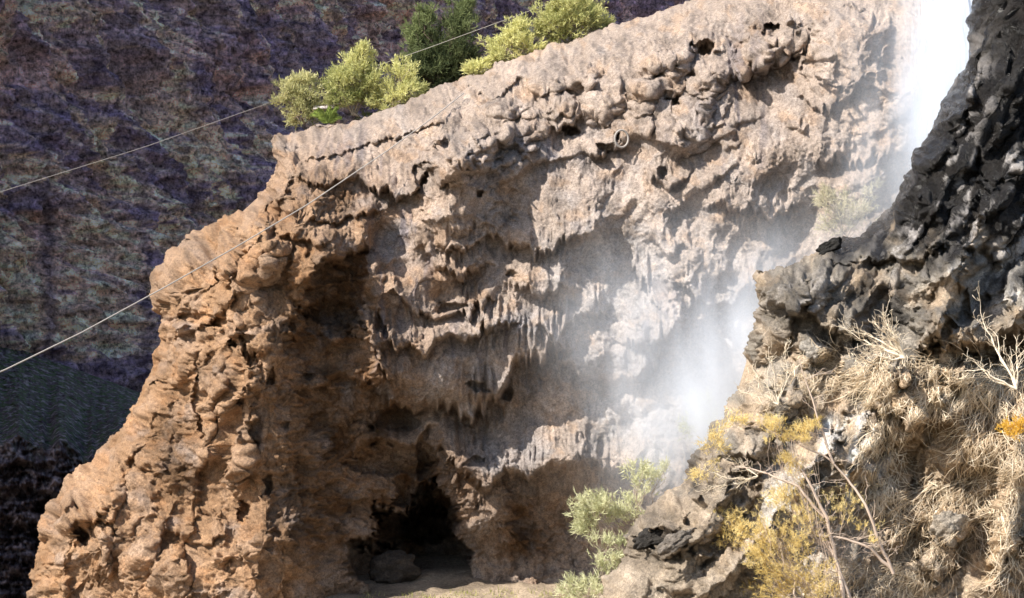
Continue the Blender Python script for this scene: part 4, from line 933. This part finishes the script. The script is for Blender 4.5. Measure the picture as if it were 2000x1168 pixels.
# grass at the foot of the cave
def grass(label, x0, x1, y0, y1, Y0, Y1, n, seed, mat, L=.14):
    rs = np.random.RandomState(seed)
    Yv = rs.uniform(Y0, Y1, n); px = rs.uniform(x0, x1, n); X = (px-CX)/F*Yv
    keep = fbm(X*.9, Yv*.9, 3, 91) > -.12; X = X[keep]; Yv = Yv[keep]; n = len(X)
    Z = groundz(X, Yv); base = np.stack([X, Yv, Z], -1); a = rs.rand(n)*2*np.pi
    side = np.stack([np.cos(a), np.sin(a), np.zeros(n)], -1)*.012; tip = base+np.stack([rs.randn(n)*.05, rs.randn(n)*.05, L*(.4+rs.rand(n))], -1)
    v = np.stack([base-side, base+side, tip], 1).reshape(-1, 3); f = np.arange(n*3).reshape(-1, 3)
    c = np.repeat(np.repeat(rs.rand(n), 3)[:, None], 3, 1)
    o = mesh_np('grass', v, f, mat, smooth=False, cols=c); tag(o, label, 'grass', None, 'stuff')
def groundz(X, Y):
    return (.14*billow(X*.9, Y*.9, 4, 243, .6)+.05+.5*sm(50, 58, Y)-.9*sm(60, 45, Y)+.2*fbm(X*.15, Y*.15, 4, 240)+.05*fbm(X*1.4, Y*1.4, 4, 241)-12*sm(-6.5, -12, X)-.4)
grass('short yellow-green grass on the bank before the cave', 700, 1120, 0, 0, 50, 58.5, 5000, 81, leaf_mat("grass_blades", (.22,.24,.06), (.55,.50,.22), .3))

# ------------------------------------------------------------------ the waterfall
def water_mat():
    m = bpy.data.materials.new("falling_water"); m.use_nodes = True; t = m.node_tree; N = t.nodes; Lk = t.links; N.clear()
    o = N.new("ShaderNodeOutputMaterial"); d = N.new("ShaderNodeBsdfDiffuse"); tr = N.new("ShaderNodeBsdfTranslucent"); mx = N.new("ShaderNodeMixShader")
    tp = N.new("ShaderNodeBsdfTransparent"); m2 = N.new("ShaderNodeMixShader")
    d.inputs[0].default_value = tr.inputs[0].default_value = (.78, .85, .95, 1); mx.inputs[0].default_value = .4
    Lk.new(d.outputs[0], mx.inputs[1]); Lk.new(tr.outputs[0], mx.inputs[2])
    tc = N.new("ShaderNodeTexCoord"); mp = N.new("ShaderNodeMapping"); mp.inputs["Scale"].default_value = (7, 7, .35); no = N.new("ShaderNodeTexNoise")
    no.inputs["Scale"].default_value = 1.; no.inputs["Detail"].default_value = 8; no.inputs["Roughness"].default_value = .65
    Lk.new(tc.outputs["Object"], mp.inputs[0]); Lk.new(mp.outputs[0], no.inputs[0])
    at_ = N.new("ShaderNodeAttribute"); at_.attribute_name = "tint"
    a = N.new("ShaderNodeMath"); a.operation = 'ADD'; Lk.new(no.outputs[0], a.inputs[0]); Lk.new(at_.outputs["Fac"], a.inputs[1])
    r = N.new("ShaderNodeMapRange"); r.inputs[1].default_value = .60; r.inputs[2].default_value = 1.05; r.inputs[4].default_value = .82; r.clamp = True; Lk.new(a.outputs[0], r.inputs[0])
    Lk.new(r.outputs[0], m2.inputs[0]); Lk.new(tp.outputs[0], m2.inputs[1]); Lk.new(mx.outputs[0], m2.inputs[2]); Lk.new(m2.outputs[0], o.inputs[0])
    return m
def fall_fn(off):
    def fn(A, B):
        X0 = (1776+18*off-CX)/F*50; X1 = (2010-CX)/F*50; Z0 = -1.; Z1 = 30.
        X = X0+(X1-X0)*A; Z = Z0+(Z1-Z0)*B
        Y = 50+off*.8-1.6*np.sin(np.pi*A)+.12*billow(X*2.2+off*5, Z*.12, 4, 250+int(off*3), .6)
        X = X+.25*pn(X*0+off*4, Z*.35, 255)
        return np.stack([X, Y, Z], -1)
    return fn
def fall_c(A, B, P):
    e = np.clip(A/.5, 0, 1)**.8*.66
    return np.repeat(e[..., None], 3, -1)
M_water = water_mat()
rootw = empty('waterfall', at(1850, 1150, 50)); tag(rootw, 'white waterfall plunging between the pale cliff and the black outcrop', 'waterfall', kind='structure')
for off in (0., .7, 1.5):
    o = grid_sheet('water_sheet', fall_fn(off), 120, 200, M_water, fall_c); o.parent = rootw; o.matrix_parent_inverse = rootw.matrix_world.inverted()
    o.matrix_parent_inverse.translation = -rootw.location

# ------------------------------------------------------------------ spray: one closed volume round the foot of the fall
def mist_mat():
    m = bpy.data.materials.new("spray_mist"); m.use_nodes = True; t = m.node_tree; N = t.nodes; Lk = t.links; N.clear()
    o = N.new("ShaderNodeOutputMaterial"); v = N.new("ShaderNodeVolumePrincipled"); v.inputs["Color"].default_value = (.90, .94, 1.0, 1); v.inputs["Anisotropy"].default_value = .1
    tc = N.new("ShaderNodeTexCoord")
    BL = [  # centre px,py,Y  radii (m) x,y,z  density
      (1850, 60, 49.6, .85, 1.6, 9, .7), (1775, 110, 50, .55, 1.3, 6, .45), (1812, 330, 49.6, .55, 1.2, 2.2, .9), (1720, 440, 51, 1.4, 2.0, 2.4, .11), (1560, 620, 51.5, 1.8, 2.2, 2.0, .16), (1450, 740, 51, 1.2, 1.8, 1.7, .85),
      (1365, 850, 51.5, 1.4, 2.0, 1.4, .50), (1270, 780, 52.5, 1.7, 2.0, 2.6, .15), (1190, 640, 53.5, 1.5, 2, 1.8, .11), (1430, 590, 52.5, 3.0, 2.4, 2.4, .085), (1690, 180, 51.5, 1.0, 2.0, 4., .07)]
    acc = None
    for (px, py, Y, rx, ry, rz, dn) in BL:
        c = at(px, py, Y); s1 = N.new("ShaderNodeVectorMath"); s1.operation = 'SUBTRACT'; s1.inputs[1].default_value = c
        Lk.new(tc.outputs["Object"], s1.inputs[0]); s2 = N.new("ShaderNodeVectorMath"); s2.operation = 'DIVIDE'; s2.inputs[1].default_value = (rx, ry, rz); Lk.new(s1.outputs[0], s2.inputs[0])
        s3 = N.new("ShaderNodeVectorMath"); s3.operation = 'DOT_PRODUCT'; Lk.new(s2.outputs[0], s3.inputs[0]); Lk.new(s2.outputs[0], s3.inputs[1])
        s4 = N.new("ShaderNodeMath"); s4.operation = 'MULTIPLY'; s4.inputs[1].default_value = -1.2; Lk.new(s3.outputs["Value"], s4.inputs[0])
        s5 = N.new("ShaderNodeMath"); s5.operation = 'EXPONENT'; Lk.new(s4.outputs[0], s5.inputs[0])
        s6 = N.new("ShaderNodeMath"); s6.operation = 'MULTIPLY_ADD'; s6.inputs[1].default_value = dn; Lk.new(s5.outputs[0], s6.inputs[0])
        if acc is not None: Lk.new(acc.outputs[0], s6.inputs[2])
        else: s6.inputs[2].default_value = 0
        acc = s6
    mp = N.new("ShaderNodeMapping"); mp.inputs["Rotation"].default_value = (0, math.radians(25), 0); mp.inputs["Scale"].default_value = (.8, .5, .28)
    no = N.new("ShaderNodeTexNoise"); no.inputs["Scale"].default_value = 1.; no.inputs["Detail"].default_value = 5; no.inputs["Distortion"].default_value = .6
    Lk.new(tc.outputs["Object"], mp.inputs[0]); Lk.new(mp.outputs[0], no.inputs[0])
    r = N.new("ShaderNodeMapRange"); r.inputs[1].default_value = .36; r.inputs[2].default_value = .68; r.inputs[3].default_value = .1; r.inputs[4].default_value = 2.2; Lk.new(no.outputs[0], r.inputs[0])
    mu = N.new("ShaderNodeMath"); mu.operation = 'MULTIPLY'; Lk.new(acc.outputs[0], mu.inputs[0]); Lk.new(r.outputs[0], mu.inputs[1])
    Lk.new(mu.outputs[0], v.inputs["Density"]); Lk.new(v.outputs[0], o.inputs["Volume"])
    return m
X0, X1, Y0_, Y1_, Z0, Z1 = 0.2, 13.2, 47.2, 56.5, -0.2, 19.
bv = np.array([(x, y, z) for x in (X0, X1) for y in (Y0_, Y1_) for z in (Z0, Z1)], float)
bf = np.array([(0, 1, 3, 2), (4, 6, 7, 5), (0, 4, 5, 1), (2, 3, 7, 6), (0, 2, 6, 4), (1, 5, 7, 3)])
o = mesh_np('spray_mist', bv, bf, mist_mat(), smooth=False)
tag(o, 'white spray drifting from the waterfall across the cliff foot', 'mist', None, 'stuff')
scene.cycles.volume_step_rate = 1.0
